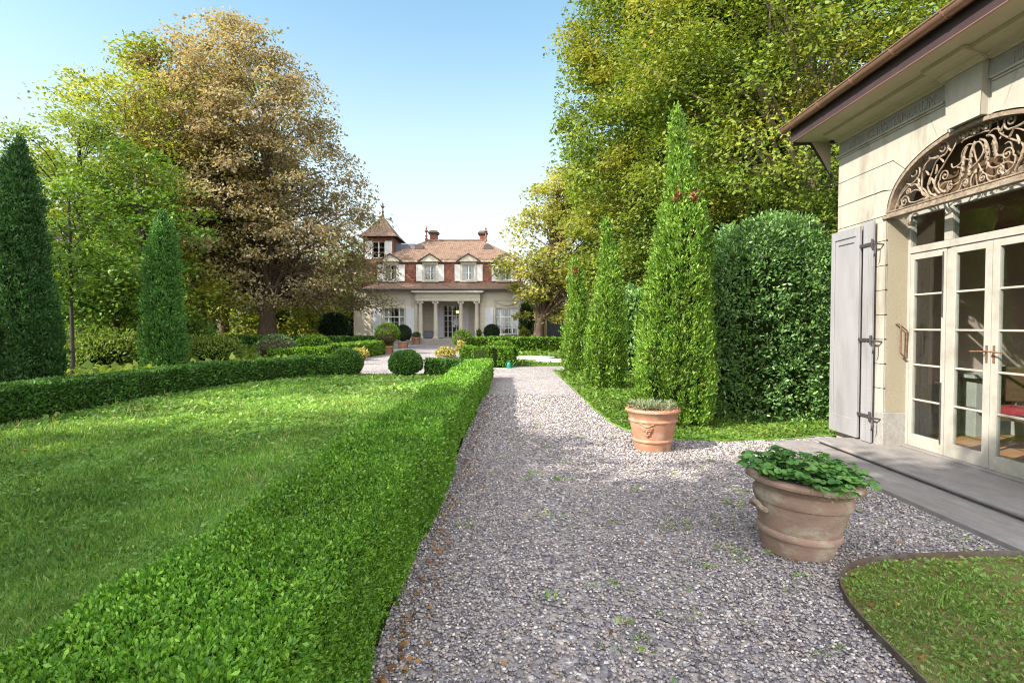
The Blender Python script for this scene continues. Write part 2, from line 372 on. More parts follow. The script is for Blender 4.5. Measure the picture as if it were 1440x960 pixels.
class MB:
    def __init__(s): s.v, s.f = [], []
    def add(s, vs, fs):
        b = len(s.v); s.v += [tuple(v) for v in vs]
        s.f += [tuple(i + b for i in f) for f in fs]; return s
    def box(s, x0, x1, y0, y1, z0, z1):
        v = [(x, y, z) for x in (x0, x1) for y in (y0, y1) for z in (z0, z1)]
        return s.add(v, [(0, 1, 3, 2), (4, 6, 7, 5), (0, 4, 5, 1), (2, 3, 7, 6), (0, 2, 6, 4), (1, 5, 7, 3)])
    def boxp(s, pl, u0, u1, v0, v1, w0, w1):
        a, b = pl.p(u0, v0, w0), pl.p(u1, v1, w1)
        return s.box(min(a[0], b[0]), max(a[0], b[0]), min(a[1], b[1]), max(a[1], b[1]), min(a[2], b[2]), max(a[2], b[2]))
    def prism(s, pl, poly, w0, w1):
        n = len(poly)
        v = [pl.p(u, z, w0) for u, z in poly] + [pl.p(u, z, w1) for u, z in poly]
        f = [tuple(range(n)), tuple(range(2 * n - 1, n - 1, -1))]
        f += [(i, (i + 1) % n, (i + 1) % n + n, i + n) for i in range(n)]
        return s.add(v, f)
    def prismz(s, poly, z0, z1):
        n = len(poly)
        v = [(x, y, z0) for x, y in poly] + [(x, y, z1) for x, y in poly]
        f = [tuple(range(n - 1, -1, -1)), tuple(range(n, 2 * n))]
        f += [(i, (i + 1) % n, (i + 1) % n + n, i + n) for i in range(n)]
        return s.add(v, f)
    def extrude_y(s, poly, y0, y1):
        """poly in (x, z) swept along y"""
        n = len(poly)
        v = [(x, y0, z) for x, z in poly] + [(x, y1, z) for x, z in poly]
        f = [tuple(range(n)), tuple(range(2 * n - 1, n - 1, -1))]
        f += [(i, (i + 1) % n, (i + 1) % n + n, i + n) for i in range(n)]
        return s.add(v, f)
    def tube(s, pts, rad, n=8, cap=True):
        pts = [Vector(p) for p in pts]
        if not hasattr(rad, '__len__'): rad = [rad] * len(pts)
        b = len(s.v); ref = None
        for i, p in enumerate(pts):
            t = (pts[min(i + 1, len(pts) - 1)] - pts[max(i - 1, 0)])
            if t.length < 1e-9: t = Vector((0, 0, 1))
            t.normalize()
            if ref is None:
                ref = Vector((0, 0, 1)).cross(t) if abs(t.z) < 0.9 else Vector((1, 0, 0)).cross(t)
            ref = ref - t * ref.dot(t); ref.normalize()
            bi = t.cross(ref)
            for k in range(n):
                a = 2 * pi * k / n
                s.v.append(tuple(p + (ref * cos(a) + bi * sin(a)) * rad[i]))
        for i in range(len(pts) - 1):
            for k in range(n):
                a, c = b + i * n + k, b + i * n + (k + 1) % n
                s.f.append((a, c, c + n, a + n))
        if cap:
            s.f.append(tuple(b + k for k in range(n - 1, -1, -1)))
            e = b + (len(pts) - 1) * n
            s.f.append(tuple(e + k for k in range(n)))
        return s
    def lathe(s, prof, cx=0, cy=0, cz=0, n=28, wob=0.0):
        b = len(s.v)
        for r, z in prof:
            for k in range(n):
                a = 2 * pi * k / n
                rr = max(r, 1e-4) * (1 + wob * sin(3 * a + z * 9))
                s.v.append((cx + rr * cos(a), cy + rr * sin(a), cz + z))
        for i in range(len(prof) - 1):
            for k in range(n):
                a, c = b + i * n + k, b + i * n + (k + 1) % n
                s.f.append((a, c, c + n, a + n))
        s.f.append(tuple(b + k for k in range(n - 1, -1, -1)))
        e = b + (len(prof) - 1) * n
        s.f.append(tuple(e + k for k in range(n)))
        return s
    def build(s, name, m, parent=None, smooth=False, bevel=0.0, local=False):
        off = (0, 0, 0) if local else root_loc(parent)
        me = bpy.data.meshes.new(name)
        me.from_pydata([(x - off[0], y - off[1], z - off[2]) for x, y, z in s.v], [], s.f)
        me.update()
        o = link(name, me, m, parent, False)
        if smooth:
            for p in me.polygons: p.use_smooth = True
            try:
                me.set_sharp_from_angle(angle=radians(38))
            except Exception:
                pass
        if bevel:
            b = o.modifiers.new('bevel', 'BEVEL'); b.width = bevel; b.segments = 2; b.limit_method = 'ANGLE'
            b.angle_limit = radians(40)
        return o

def raw_mesh(name, V, F, m, parent=None, rnd=None, smooth=False, off=None):
    """V (n,3) float, F (k,q) int: fast path for large meshes; rnd is one number per vertex"""
    off = np.array(root_loc(parent) if off is None else off)
    V = np.asarray(V, dtype=np.float64) - off
    F = np.asarray(F, dtype=np.int32)
    me = bpy.data.meshes.new(name)
    k, q = F.shape
    me.vertices.add(len(V)); me.vertices.foreach_set('co', V.astype(np.float32).ravel())
    me.loops.add(k * q); me.loops.foreach_set('vertex_index', F.ravel())
    me.polygons.add(k)
    me.polygons.foreach_set('loop_start', np.arange(k, dtype=np.int32) * q)
    try:
        me.polygons.foreach_set('loop_total', np.full(k, q, dtype=np.int32))
    except Exception:
        pass
    if rnd is not None:
        a = me.attributes.new('rnd', 'FLOAT', 'POINT')
        a.data.foreach_set('value', np.asarray(rnd, dtype=np.float32))
    me.update(calc_edges=True)
    if smooth:
        me.polygons.foreach_set('use_smooth', np.ones(k, dtype=bool))
    return link(name, me, m, parent)

def norm(a):
    return a / np.maximum(np.linalg.norm(a, axis=1, keepdims=True), 1e-9)

def leaf_geo(P, D, Nn, ln, wd, rnd=None, rng=RNG, fold=0.0):
    """rhombic leaves: base P, axis D (unit), face normal near Nn, length ln, width wd"""
    n = len(P)
    D = norm(D); W = norm(np.cross(D, Nn))
    ln = np.broadcast_to(ln, (n,))[:, None]; wd = np.broadcast_to(wd, (n,))[:, None]
    mid = P + D * ln * 0.55
    V = np.empty((n, 4, 3))
    V[:, 0] = P; V[:, 1] = mid + W * wd * 0.5; V[:, 2] = P + D * ln; V[:, 3] = mid - W * wd * 0.5
    F = np.arange(n * 4).reshape(n, 4)
    if rnd is None: rnd = rng.random(n)
    return V.reshape(-1, 3), F, np.repeat(rnd, 4)

def merge(parts):
    Vs, Fs, Rs, b = [], [], [], 0
    for V, F, r in parts:
        Vs.append(V); Fs.append(F + b); Rs.append(r); b += len(V)
    return np.concatenate(Vs), np.concatenate(Fs), np.concatenate(Rs)

_K = np.random.default_rng(3).normal(size=(7, 3)); _PH = np.random.default_rng(4).random(7) * 6.28
def wob(P, f=1.0, seed=0.0):
    t = (P * f) @ _K.T + _PH + seed * 1.7
    return np.sin(t).sum(axis=1) / 3.5

def inside(P, poly):
    x, y = P[:, 0], P[:, 1]; c = np.zeros(len(P), bool); n = len(poly)
    for i in range(n):
        x0, y0 = poly[i]; x1, y1 = poly[(i + 1) % n]
        if y0 == y1: continue
        c ^= ((y0 > y) != (y1 > y)) & (x < (x1 - x0) * (y - y0) / (y1 - y0) + x0)
    return c

def crom(pts, n=8):
    """smooth curve through the points"""
    P = [np.array(p, float) for p in pts]
    P = [2 * P[0] - P[1]] + P + [2 * P[-1] - P[-2]]
    out = []
    for i in range(1, len(P) - 2):
        for k in range(n):
            t = k / n
            a, b, c, d = P[i - 1], P[i], P[i + 1], P[i + 2]
            out.append(0.5 * (2 * b + (c - a) * t + (2 * a - 5 * b + 4 * c - d) * t * t + (3 * b - a - 3 * c + d) * t ** 3))
    out.append(P[-2])
    return out

# ------------------------------------------------------------------ plants
def make_tree(name, label, cat, loc, prof, trunk_r, trunk_top, clumps, per, leaf, lm, bm, seed=1, limbs=40, csize=1.0,
              flat=0.5, droop=0.3, group=None, lean=(0, 0), shell=0.5, aspect=0.6, extra_limbs=(), wild=1.0):
    """prof rows: height, crown radius, crown centre offset x, y (relative to the trunk foot)"""
    rng = np.random.default_rng(seed)
    root = thing(name, label, cat, loc, group)
    pz = np.array([p[0] for p in prof]); pr = np.array([p[1] for p in prof])
    px = np.array([p[2] for p in prof]); py = np.array([p[3] for p in prof])
    zz = np.linspace(pz[0], pz[-1], 200); w = np.interp(zz, pz, pr) ** 1.25 + 0.02
    cz = rng.choice(zz, clumps, p=w / w.sum()) + rng.normal(0, 0.1, clumps)
    a = rng.random(clumps) * 2 * pi
    rf = np.clip(1 - np.abs(rng.normal(0, shell, clumps)), 0.12, 1.05)
    ph = rng.random(6) * 6.28
    lob = 1 + 0.14 * np.sin(3 * a + ph[0] + cz * 0.25) + 0.10 * np.sin(5 * a + ph[1] - cz * 0.6) + 0.07 * np.sin(9 * a + ph[2] + cz * 1.7)
    rr = np.interp(cz, pz, pr) * (1 + (lob - 1) * wild) * rf
    C = np.stack([np.interp(cz, pz, px) + rr * np.cos(a), np.interp(cz, pz, py) + rr * np.sin(a), cz], 1)
    # branches
    mb = MB()
    tx, ty = lean
    tp = [(tx * t ** 1.3, ty * t ** 1.3, trunk_top * t) for t in np.linspace(0, 1, 9)]
    tr = [trunk_r * (1.35 if i == 0 else 1.0) * (1 - 0.72 * (i / 8)) + 0.02 for i in range(9)]
    tp = [(x + 0.12 * trunk_r * sin(i * 1.9 + seed), y + 0.12 * trunk_r * cos(i * 2.3 + seed), z) for i, (x, y, z) in enumerate(tp)]
    mb.tube(tp, tr, n=12)
    order = rng.permutation(clumps)[:limbs]
    for j in order:
        c = C[j]
        hd = math.hypot(c[0], c[1])
        z0 = min(trunk_top * 0.96, max(trunk_top * 0.16 + 0.4, c[2] - 0.75 * hd - rng.random() * 0.8))
        t = z0 / trunk_top
        b = np.array((tx * t ** 1.3, ty * t ** 1.3, z0))
        r0 = trunk_r * (1 - 0.72 * t) * (0.28 + 0.22 * rng.random())
        mid = b * 0.45 + c * 0.55 + np.array((0, 0, 0.12 * hd + 0.2)) + rng.normal(0, 0.12 * hd + 0.05, 3) * 0.5
        pts = crom([b, b * 0.75 + mid * 0.25 + rng.normal(0, .05, 3), mid, c], 4)
        rad = [r0 * (1 - 0.9 * k / (len(pts) - 1)) + 0.008 for k in range(len(pts))]
        mb.tube(pts, rad, n=6, cap=False)
        for q in range(2):
            s0 = pts[int(len(pts) * (0.45 + 0.3 * rng.random()))]
            e = s0 + (c - b) * 0.12 + rng.normal(0, min(0.10 * hd + 0.2, 0.7), 3)
            mb.tube([s0, (s0 + e) / 2 + rng.normal(0, .1, 3), e], [r0 * 0.3, r0 * 0.18, 0.008], n=5, cap=False)
    for pts, r0, r1 in extra_limbs:
        q = crom(pts, 6)
        mb.tube(q, [r0 + (r1 - r0) * k / (len(q) - 1) for k in range(len(q))], n=8)
    mb.build('trunk', bm, root, smooth=True, local=True)
    # leaves
    n = clumps * per
    ci = np.repeat(np.arange(clumps), per)
    cs = csize * (0.6 + 0.8 * rng.random(clumps))
    off = np.clip(rng.normal(0, 1, (n, 3)), -1.7, 1.7) * cs[ci][:, None] * np.array((1, 1, flat)) * 0.6
    P = C[ci] + off
    P[:, 2] -= 0.18 * (off[:, 0] ** 2 + off[:, 1] ** 2) / np.maximum(cs[ci], .2)
    P[:, 2] = np.maximum(P[:, 2], 0.15)
    out = P - np.array((0, 0, 0)); out[:, 2] *= 0.2; out = norm(out)
    D = rng.normal(0, 0.7, (n, 3)) + out * 0.6; D[:, 2] = D[:, 2] * 0.6 - droop
    Nn = rng.normal(0, 0.55, (n, 3)) + out * 0.35 + np.array((0, 0, 1.0))
    ln = leaf * (0.6 + 0.8 * rng.random(n))
    rnd = np.clip(0.5 + 0.28 * rng.normal(0, 1, n) + 0.18 * rng.normal(0, 1, clumps)[ci], 0, 1)
    V, F, r = leaf_geo(P, D, Nn, ln, ln * aspect, rnd)
    raw_mesh('crown', V, F, lm, root, r, off=(0, 0, 0))
    return root

def surface_leaves(rng, P, Nrm, size, up=0.35, rand=0.6, depth=0.04, face=0.5, aspect=0.5):
    n = len(P)
    size = np.broadcast_to(size, (n,))
    D = Nrm * (0.75 - 0.35 * (up > 0.6)) + rng.normal(0, rand, (n, 3)) + np.array((0, 0, up))
    Nn = Nrm * face + rng.normal(0, 0.7, (n, 3)) + np.array((0, 0, 0.3))
    P2 = P - Nrm * (rng.random(n) * depth)[:, None] - norm(D) * (size * 0.4)[:, None]
    ln = size * (0.65 + 0.7 * rng.random(n))
    return leaf_geo(P2, D, Nn, ln, ln * aspect, np.clip(0.45 + 0.27 * rng.normal(0, 1, n), 0, 1))

def tufts(rng, P, Nrm, k, spread, size, up, tuft_rand=0.35, leaf_rand=0.45, aspect=0.4, depth=0.1, face=0.5):
    """leaves gathered in small sprays: each spray has its own direction, depth and tone"""
    m = len(P)
    P = P - Nrm * (np.abs(rng.normal(0, 1, m)) * depth * 0.6)[:, None]
    T = norm(Nrm * 0.55 + rng.normal(0, tuft_rand, (m, 3)) + np.array((0, 0, up)))
    i = np.repeat(np.arange(m), k); n = m * k
    D = T[i] + rng.normal(0, leaf_rand, (n, 3))
    B = P[i] + T[i] * (rng.random(n) * size * 1.6 - size * 0.8)[:, None] + rng.normal(0, spread, (n, 3))
    Nn = Nrm[i] * face + rng.normal(0, 0.6, (n, 3)) + np.array((0, 0, 0.3))
    ln = size * (0.6 + 0.7 * rng.random(n))
    return leaf_geo(B, D, Nn, ln, ln * aspect, np.clip(0.42 + 0.2 * rng.normal(0, 1, n) + 0.17 * rng.normal(0, 1, m)[i], 0, 1))

def conifer(name, label, loc, prof, leaf, n, lm, seed=1, group=None, dead=None, lump=0.09, cat='conifer', tops=None):
    rng = np.random.default_rng(seed)
    root = thing(name, label, cat, loc, group)
    pz = np.array([p[0] for p in prof]); pr = np.array([p[1] for p in prof])
    MB().tube([(0, 0, 0), (0, 0, pz[-1] * 0.5)], [0.13, 0.05], n=8).build('trunk', M['bark'], root, local=True)
    zz = np.linspace(pz[0], pz[-1], 300); w = np.interp(zz, pz, pr) + 0.03
    k_t = 9; n = n // k_t
    z = rng.choice(zz, n, p=w / w.sum()) + rng.normal(0, 0.02, n)
    a = rng.random(n) * 2 * pi
    d = np.stack([np.cos(a), np.sin(a), z], 1)
    r0 = np.interp(z, pz, pr)
    l = wob(np.stack([np.cos(a) * 2.6, np.sin(a) * 2.6, z * 0.8], 1), 1.6, seed) + 0.7 * wob(np.stack([np.cos(a) * 6, np.sin(a) * 6, z * 4.5], 1), 1.0, seed + 3)
    rr = r0 * (1 + lump * l) + rng.normal(0, 0.014, n) + np.where(rng.random(n) < 0.05, leaf * 0.9 * rng.random(n), 0)
    out = np.stack([np.cos(a), np.sin(a), np.zeros(n)], 1)
    P = out * rr[:, None]; P[:, 2] = z
    P[:, 0] += 0.07 * np.sin(z * 1.25 + seed) * np.clip(z / 2, 0, 1); P[:, 1] += 0.06 * np.sin(z * 1.6 + seed * 2)
    V1 = tufts(rng, P, norm(out + np.array((0, 0, 0.2))), k_t, leaf * 0.42, leaf, 0.85, tuft_rand=0.26, leaf_rand=0.38, aspect=0.38, depth=leaf * 2.0)
    # solid core, its near-black colour standing for the shade between sprays
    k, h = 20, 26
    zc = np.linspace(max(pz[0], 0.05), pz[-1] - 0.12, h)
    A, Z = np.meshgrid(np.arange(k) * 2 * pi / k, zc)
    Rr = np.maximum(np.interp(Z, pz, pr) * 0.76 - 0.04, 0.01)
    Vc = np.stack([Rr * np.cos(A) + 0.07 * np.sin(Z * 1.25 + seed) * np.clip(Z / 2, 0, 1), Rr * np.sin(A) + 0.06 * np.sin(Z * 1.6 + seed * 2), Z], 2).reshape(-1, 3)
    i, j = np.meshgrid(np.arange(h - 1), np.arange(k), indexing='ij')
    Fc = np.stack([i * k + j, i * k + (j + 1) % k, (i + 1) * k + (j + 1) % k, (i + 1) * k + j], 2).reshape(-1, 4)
    raw_mesh('dark_core', Vc, Fc, M['core'], root, None, off=(0, 0, 0))
    V, F, r = V1
    raw_mesh('crown', V, F, lm, root, r, off=(0, 0, 0))
    if dead:
        for (az, zd, sp, cnt) in dead:
            aa = az + rng.normal(0, sp / 0.5, cnt); zz = zd + rng.normal(0, sp, cnt)
            out = np.stack([np.cos(aa), np.sin(aa), np.zeros(cnt)], 1)
            P = out * (np.interp(zz, pz, pr) * 1.12 + 0.05)[:, None]; P[:, 2] = zz; P[:, 0] += 0.07 * np.sin(zz * 1.25 + seed) * np.clip(zz / 2, 0, 1); P[:, 1] += 0.06 * np.sin(zz * 1.6 + seed * 2)
            Vd, Fd, rd = surface_leaves(rng, P, out, leaf * 1.1, up=0.3, rand=0.5, depth=0.05)
            raw_mesh('dead_sprig', Vd, Fd, M['dead'], root, rd, off=(0, 0, 0))
    return root

def hedge(name, label, path, width, height, lm, seed=1, cat='hedge', group=None, cover=3.0, leafpx=0.0056, minleaf=0.015, bulge=0.03, lowgap=0.0, core='core'):
    """clipped hedge along a path of (x, y[, w, h]); leaves get larger with distance so detail follows what the eye resolves"""
    rng = np.random.default_rng(seed)
    path = [tuple(p) + (width, height)[len(p) - 2:] if len(p) < 4 else tuple(p) for p in path]
    # resample
    pts = []
    for a, b in zip(path[:-1], path[1:]):
        L = math.hypot(b[0] - a[0], b[1] - a[1]); k = max(1, int(L / 0.3))
        for i in range(k):
            t = i / k; pts.append(tuple(a[q] + (b[q] - a[q]) * t for q in range(4)))
    pts.append(path[-1])
    pts = np.array(pts)
    tang = np.gradient(pts[:, :2], axis=0); tang /= np.maximum(np.linalg.norm(tang, axis=1, keepdims=True), 1e-6)
    nor = np.stack([tang[:, 1], -tang[:, 0]], 1)
    x0, y0 = pts[0, 0], pts[0, 1]
    root = thing(name, label, cat, (x0, y0, 0), group)
    # core: rounded box swept
    sec = [(-0.5, 0.0), (-0.5, 0.5), (-0.5, 0.88), (-0.38, 1.0), (0.0, 1.0), (0.38, 1.0), (0.5, 0.88), (0.5, 0.5), (0.5, 0.0)]
    k = len(sec); V = []
    ins = 0.045
    for p, nn in zip(pts, nor):
        for u, v in sec:
            w = max(p[2] - 2 * ins, 0.1) * u; h = (p[3] - ins) * v
            V.append((p[0] + nn[0] * w, p[1] + nn[1] * w, h))
    V = np.array(V); V[:, :2] += (wob(V, 2.0, seed) * bulge * 0.6)[:, None] * 0.5
    m = len(pts)
    F = [(i * k + j, i * k + j + 1, (i + 1) * k + j + 1, (i + 1) * k + j) for i in range(m - 1) for j in range(k - 1)]
    F += [(0, 1, 7, 8), (1, 2, 6, 7), (2, 3, 5, 6), ((m - 1) * k, (m - 1) * k + 1, (m - 1) * k + 7, (m - 1) * k + 8), ((m - 1) * k + 1, (m - 1) * k + 2, (m - 1) * k + 6, (m - 1) * k + 7), ((m - 1) * k + 2, (m - 1) * k + 3, (m - 1) * k + 5, (m - 1) * k + 6)]
    raw_mesh('dark_core', V, F, M[core], root)
    parts = []
    def side(count, base, nrm, s, seedk):
        base = base + nrm * (wob(base, 2.2, seed) * bulge + wob(base, 7.0, seed + 5) * bulge * 0.5)[:, None]
        if s < 0.03 and count >= 6:
            parts.append(tufts(rng, base[::6], nrm[::6], 7, s * 0.45, s * 1.15, 0.45, tuft_rand=0.32, leaf_rand=0.5, aspect=0.5, depth=0.065))
        else:
            parts.append(surface_leaves(rng, base, nrm, s, up=0.35, rand=0.55, depth=0.05))
    for i in range(m - 1):
        p, q = pts[i], pts[i + 1]
        L = math.hypot(q[0] - p[0], q[1] - p[1])
        mx, my = (p[0] + q[0]) / 2, (p[1] + q[1]) / 2
        d = max(math.sqrt(mx * mx + my * my + 0.8), 1.0)
        s = max(minleaf, leafpx * d * 0.9)
        lf = 0.26 * s * s
        w, h = p[2], p[3]
        tt = np.array((q[0] - p[0], q[1] - p[1])) / max(L, 1e-6)
        nn = nor[i]
        for u, per in ((-1, h), (0, w), (1, h)):
            cnt = int(cover * L * per / lf * (1.0 if u == 0 else 0.85))
            t = rng.random(cnt) * L
            if u == 0:
                o = (rng.random(cnt) - 0.5) * w
                edge = np.clip((np.abs(o) / w - 0.36) / 0.14, 0, 1)
                P = np.stack([p[0] + tt[0] * t + nn[0] * o, p[1] + tt[1] * t + nn[1] * o, np.full(cnt, h) - 0.05 * edge ** 2], 1)
                nr = np.stack([nn[0] * np.sign(o) * edge * .7, nn[1] * np.sign(o) * edge * .7, np.ones(cnt)], 1)
            else:
                zz = lowgap + (h - lowgap) * rng.random(cnt) ** 0.9
                o = u * w / 2 - u * 0.05 * np.clip((zz / h - 0.85) / 0.15, 0, 1) - u * 0.03 * (zz < 0.12)
                P = np.stack([p[0] + tt[0] * t + nn[0] * o, p[1] + tt[1] * t + nn[1] * o, zz], 1)
                nr = np.stack([np.full(cnt, nn[0] * u), np.full(cnt, nn[1] * u), np.full(cnt, 0.15)], 1)
            side(cnt, P, norm(nr), s, i)
    for e, sg in ((0, -1), (m - 1, 1)):
        p = pts[e]; d = max(math.hypot(p[0], p[1]), 1.0); s = max(minleaf, leafpx * d * 0.9)
        cnt = int(cover * p[2] * p[3] / (0.26 * s * s))
        o = (rng.random(cnt) - 0.5) * p[2]
        P = np.stack([p[0] + nor[e, 0] * o, p[1] + nor[e, 1] * o, rng.random(cnt) * p[3]], 1)
        nr = np.tile(np.array((tang[e, 0] * sg, tang[e, 1] * sg, 0.1)), (cnt, 1))
        side(cnt, P, norm(nr), s, e)
    V, F, r = merge(parts)
    raw_mesh('foliage', V, F, lm, root, r)
    return root

def ball(name, label, loc, rx, rz, leaf, n, lm, seed=1, cat='shrub', group=None, zc=None, lump=0.03, stem=None, core='core', mass=0.0, bare=None, ry=None, own=True):
    """clipped or loose rounded shrub: leafy shell round a dark inside; loc is its foot"""
    rng = np.random.default_rng(seed)
    root = thing(name, label, cat, loc, group) if own else own
    zc = rz if zc is None else zc
    ry = ry or rx
    d = norm(rng.normal(0, 1, (n, 3)))
    d[:, 2] = np.where(d[:, 2] < -0.75, -d[:, 2], d[:, 2])
    sc = 1 + lump * (wob(d, 2.0, seed) + 0.8 * wob(d, 5.0, seed + 2)) - mass * rng.random(n)
    P = d * np.array((rx, ry, rz)) * sc[:, None] + np.array((0, 0, zc))
    P[:, 2] = np.maximum(P[:, 2], 0.02)
    if bare:
        keep = P[:, 2] > bare * (0.6 + 0.8 * rng.random(n)); P, d = P[keep], d[keep]
    V, F, r = surface_leaves(rng, P, d, leaf, up=0.3, rand=0.55, depth=0.06 + mass * rx)
    mb = MB(); kc = max(0.9 - mass * 1.3, 0.45)
    mb = MB(); prof = [(rx * kc * sin(t), zc - rz * kc * cos(t)) for t in np.linspace(0.12, pi - 0.02, 12)]
    prof = [(a, max(b, 0.0)) for a, b in prof]
    mb.lathe(prof, n=18); 
    if ry != rx: mb.v = [(x, y * ry / rx, z) for x, y, z in mb.v]
    mb.build('dark_core', M[core], root, local=True, smooth=True)
    if stem:
        MB().tube([(0, 0, 0), (0, 0, zc)], stem, n=8).build('stem', M['bark'], root, local=True)
    raw_mesh('foliage', V, F, lm, root, r, off=(0, 0, 0))
    return root

def blades(name, label, poly, z0, h, m, dens=1.0, seed=1, cat='grass', lean=0.5, far=40.0, hvar=0.5, mask=None, wpx=0.0019, wmin=0.0035):
    rng = np.random.default_rng(seed)
    xs = [p[0] for p in poly]; ys = [p[1] for p in poly]
    parts = []; c = 0.6
    for gx in np.arange(min(xs), max(xs), c):
        for gy in np.arange(min(ys), max(ys), c):
            d = math.hypot(gx + c / 2, gy + c / 2)
            if d > far or gy < -0.5: continue
            w = max(wmin, wpx * d)
            n = int(dens * c * c * min(8000, 2.6 / (w * h)))
            if gy < 1.0 or abs(gx) > 1.05 * gy + 1.5: n //= 4
            P = np.stack([gx + rng.random(n) * c, gy + rng.random(n) * c, np.full(n, z0)], 1)
            P = P[inside(P, poly)]
            if mask is not None and len(P): P = P[mask(P, rng)]
            n = len(P)
            if not n: continue
            pat = np.clip(0.8 + 0.35 * wob(P, 1.6, seed) + 0.25 * wob(P, 5.5, seed + 1), 0.35, 1.7)
            hh = h * pat * (1 - hvar / 2 + hvar * rng.random(n))
            D = rng.normal(0, lean, (n, 3)); D[:, 2] = 1.0
            br = rng.random(n) < np.clip(0.16 + 0.25 * wob(P, 2.0, seed + 7), 0.02, 0.5)
            D[br] = rng.normal(0, 1, (br.sum(), 3)); D[br, 2] = 0.35; P[br, 2] += h * 0.45; hh[br] = np.maximum(0.03, w * 4) * (0.6 + 0.6 * rng.random(br.sum()))
            ww = w * (0.7 + 0.8 * rng.random(n)); ww[br] = hh[br] * 0.6
            NN = rng.normal(0, 1, (n, 3)); NN[br] = rng.normal(0, 0.4, (br.sum(), 3)) + np.array((0, 0, 1))
            V = leaf_geo(P, D, NN, hh, ww, np.clip(0.42 + 0.2 * rng.normal(0, 1, n) + 0.16 * wob(P, 1.1, seed + 4), 0, 1))
            parts.append(V)
    V, F, r = merge(parts)
    o = raw_mesh(name, V, F, m, None, r)
    return tag(o, label, cat, kind='stuff')

# ------------------------------------------------------------------ camera, sun, sky
cam = bpy.data.cameras.new('camera'); co = bpy.data.objects.new('camera', cam); COL.objects.link(co)
cam.sensor_width = 36.0; cam.lens = 20.0; cam.clip_start = 0.05; cam.clip_end = 2000
co.location = (0, 0, EYE); co.rotation_euler = (radians(90 - 1.58), 0, radians(0.14))
S.camera = co

SD = Vector((1.0, 0.6, -0.87)).normalized()
sun = bpy.data.lights.new('sun', 'SUN'); so = bpy.data.objects.new('sun', sun); COL.objects.link(so)
sun.energy = 3.5; sun.angle = radians(0.6); sun.color = (1.0, 0.93, 0.80)
so.rotation_euler = SD.to_track_quat('-Z', 'Y').to_euler(); so.location = (-20, -16, 20)
el = math.asin(-SD.z); az = math.atan2(-SD.x, -SD.y)
w = bpy.data.worlds.new('World'); S.world = w; w.use_nodes = True
nt = w.node_tree
bg = nt.nodes['Background']; bg.inputs['Strength'].default_value = 0.15
sk = nt.nodes.new('ShaderNodeTexSky'); sk.sky_type = 'NISHITA'; sk.sun_disc = False
sk.sun_elevation = el; sk.sun_rotation = az
sk.air_density = 1.0; sk.dust_density = 1.6; sk.ozone_density = 1.2; sk.altitude = 500
tc = nt.nodes.new('ShaderNodeTexCoord')
sp = nt.nodes.new('ShaderNodeSeparateXYZ'); nt.links.new(tc.outputs['Generated'], sp.inputs['Vector'])
mp = nt.nodes.new('ShaderNodeMapping'); mp.inputs['Scale'].default_value = (1.5, 1.5, 5.0); mp.inputs['Location'].default_value = (0.35, 0.9, 0.2)
nt.links.new(tc.outputs['Generated'], mp.inputs['Vector'])
nz = nt.nodes.new('ShaderNodeTexNoise'); nz.inputs['Scale'].default_value = 1.3; nz.inputs['Detail'].default_value = 9.0; nz.inputs['Roughness'].default_value = 0.6
nt.links.new(mp.outputs['Vector'], nz.inputs['Vector'])
# white summer clouds, massed unseen behind the viewer as added fill light
yb = nt.nodes.new('ShaderNodeMath'); yb.operation = 'MULTIPLY_ADD'; yb.inputs[1].default_value = -0.26; yb.inputs[2].default_value = 0.02
nt.links.new(sp.outputs['Y'], yb.inputs[0])
ad = nt.nodes.new('ShaderNodeMath'); ad.operation = 'ADD'; nt.links.new(nz.outputs['Fac'], ad.inputs[0]); nt.links.new(yb.outputs[0], ad.inputs[1])
cr = ramp(nt, [(0.46, (0, 0, 0)), (0.62, (0.9, 0.9, 0.9))]); nt.links.new(ad.outputs[0], cr.inputs['Fac'])
tn = nt.nodes.new('ShaderNodeMix'); tn.data_type = 'RGBA'; tn.blend_type = 'MULTIPLY'; tn.inputs['Factor'].default_value = 1.0; tn.clamp_result = False
nt.links.new(sk.outputs['Color'], tn.inputs['A']); tn.inputs['B'].default_value = (0.74, 0.83, 0.70, 1)
mx = nt.nodes.new('ShaderNodeMix'); mx.data_type = 'RGBA'; mx.clamp_result = False
hz = nt.nodes.new('ShaderNodeMapRange'); hz.inputs['From Min'].default_value = 0.0; hz.inputs['From Max'].default_value = 0.50; hz.inputs['To Min'].default_value = 0.95; hz.inputs['To Max'].default_value = 0.0
hz.interpolation_type = 'SMOOTHSTEP'; nt.links.new(sp.outputs['Z'], hz.inputs['Value'])
hm = nt.nodes.new('ShaderNodeMix'); hm.data_type = 'RGBA'; hm.clamp_result = False
nt.links.new(hz.outputs['Result'], hm.inputs['Factor']); nt.links.new(tn.outputs['Result'], hm.inputs['A']); hm.inputs['B'].default_value = (2.25, 2.28, 2.22, 1)
nt.links.new(cr.outputs['Color'], mx.inputs['Factor']); nt.links.new(hm.outputs['Result'], mx.inputs['A']); mx.inputs['B'].default_value = (9.6, 9.4, 9.2, 1)
nt.links.new(mx.outputs['Result'], bg.inputs['Color'])
S.view_settings.view_transform = 'Standard'; S.view_settings.look = 'None'
S.view_settings.exposure = 1.65; S.view_settings.gamma = 1.0; S.view_settings.use_curve_mapping = False
S.cycles.max_bounces = 8; S.cycles.transparent_max_bounces = 12; S.cycles.diffuse_bounces = 4
S.cycles.use_denoising = True
S.cycles.denoiser = 'OPENIMAGEDENOISE'
S.cycles.denoising_input_passes = 'RGB_ALBEDO_NORMAL'
S.cycles.denoising_prefilter = 'NONE'
S.cycles.use_adaptive_sampling = False
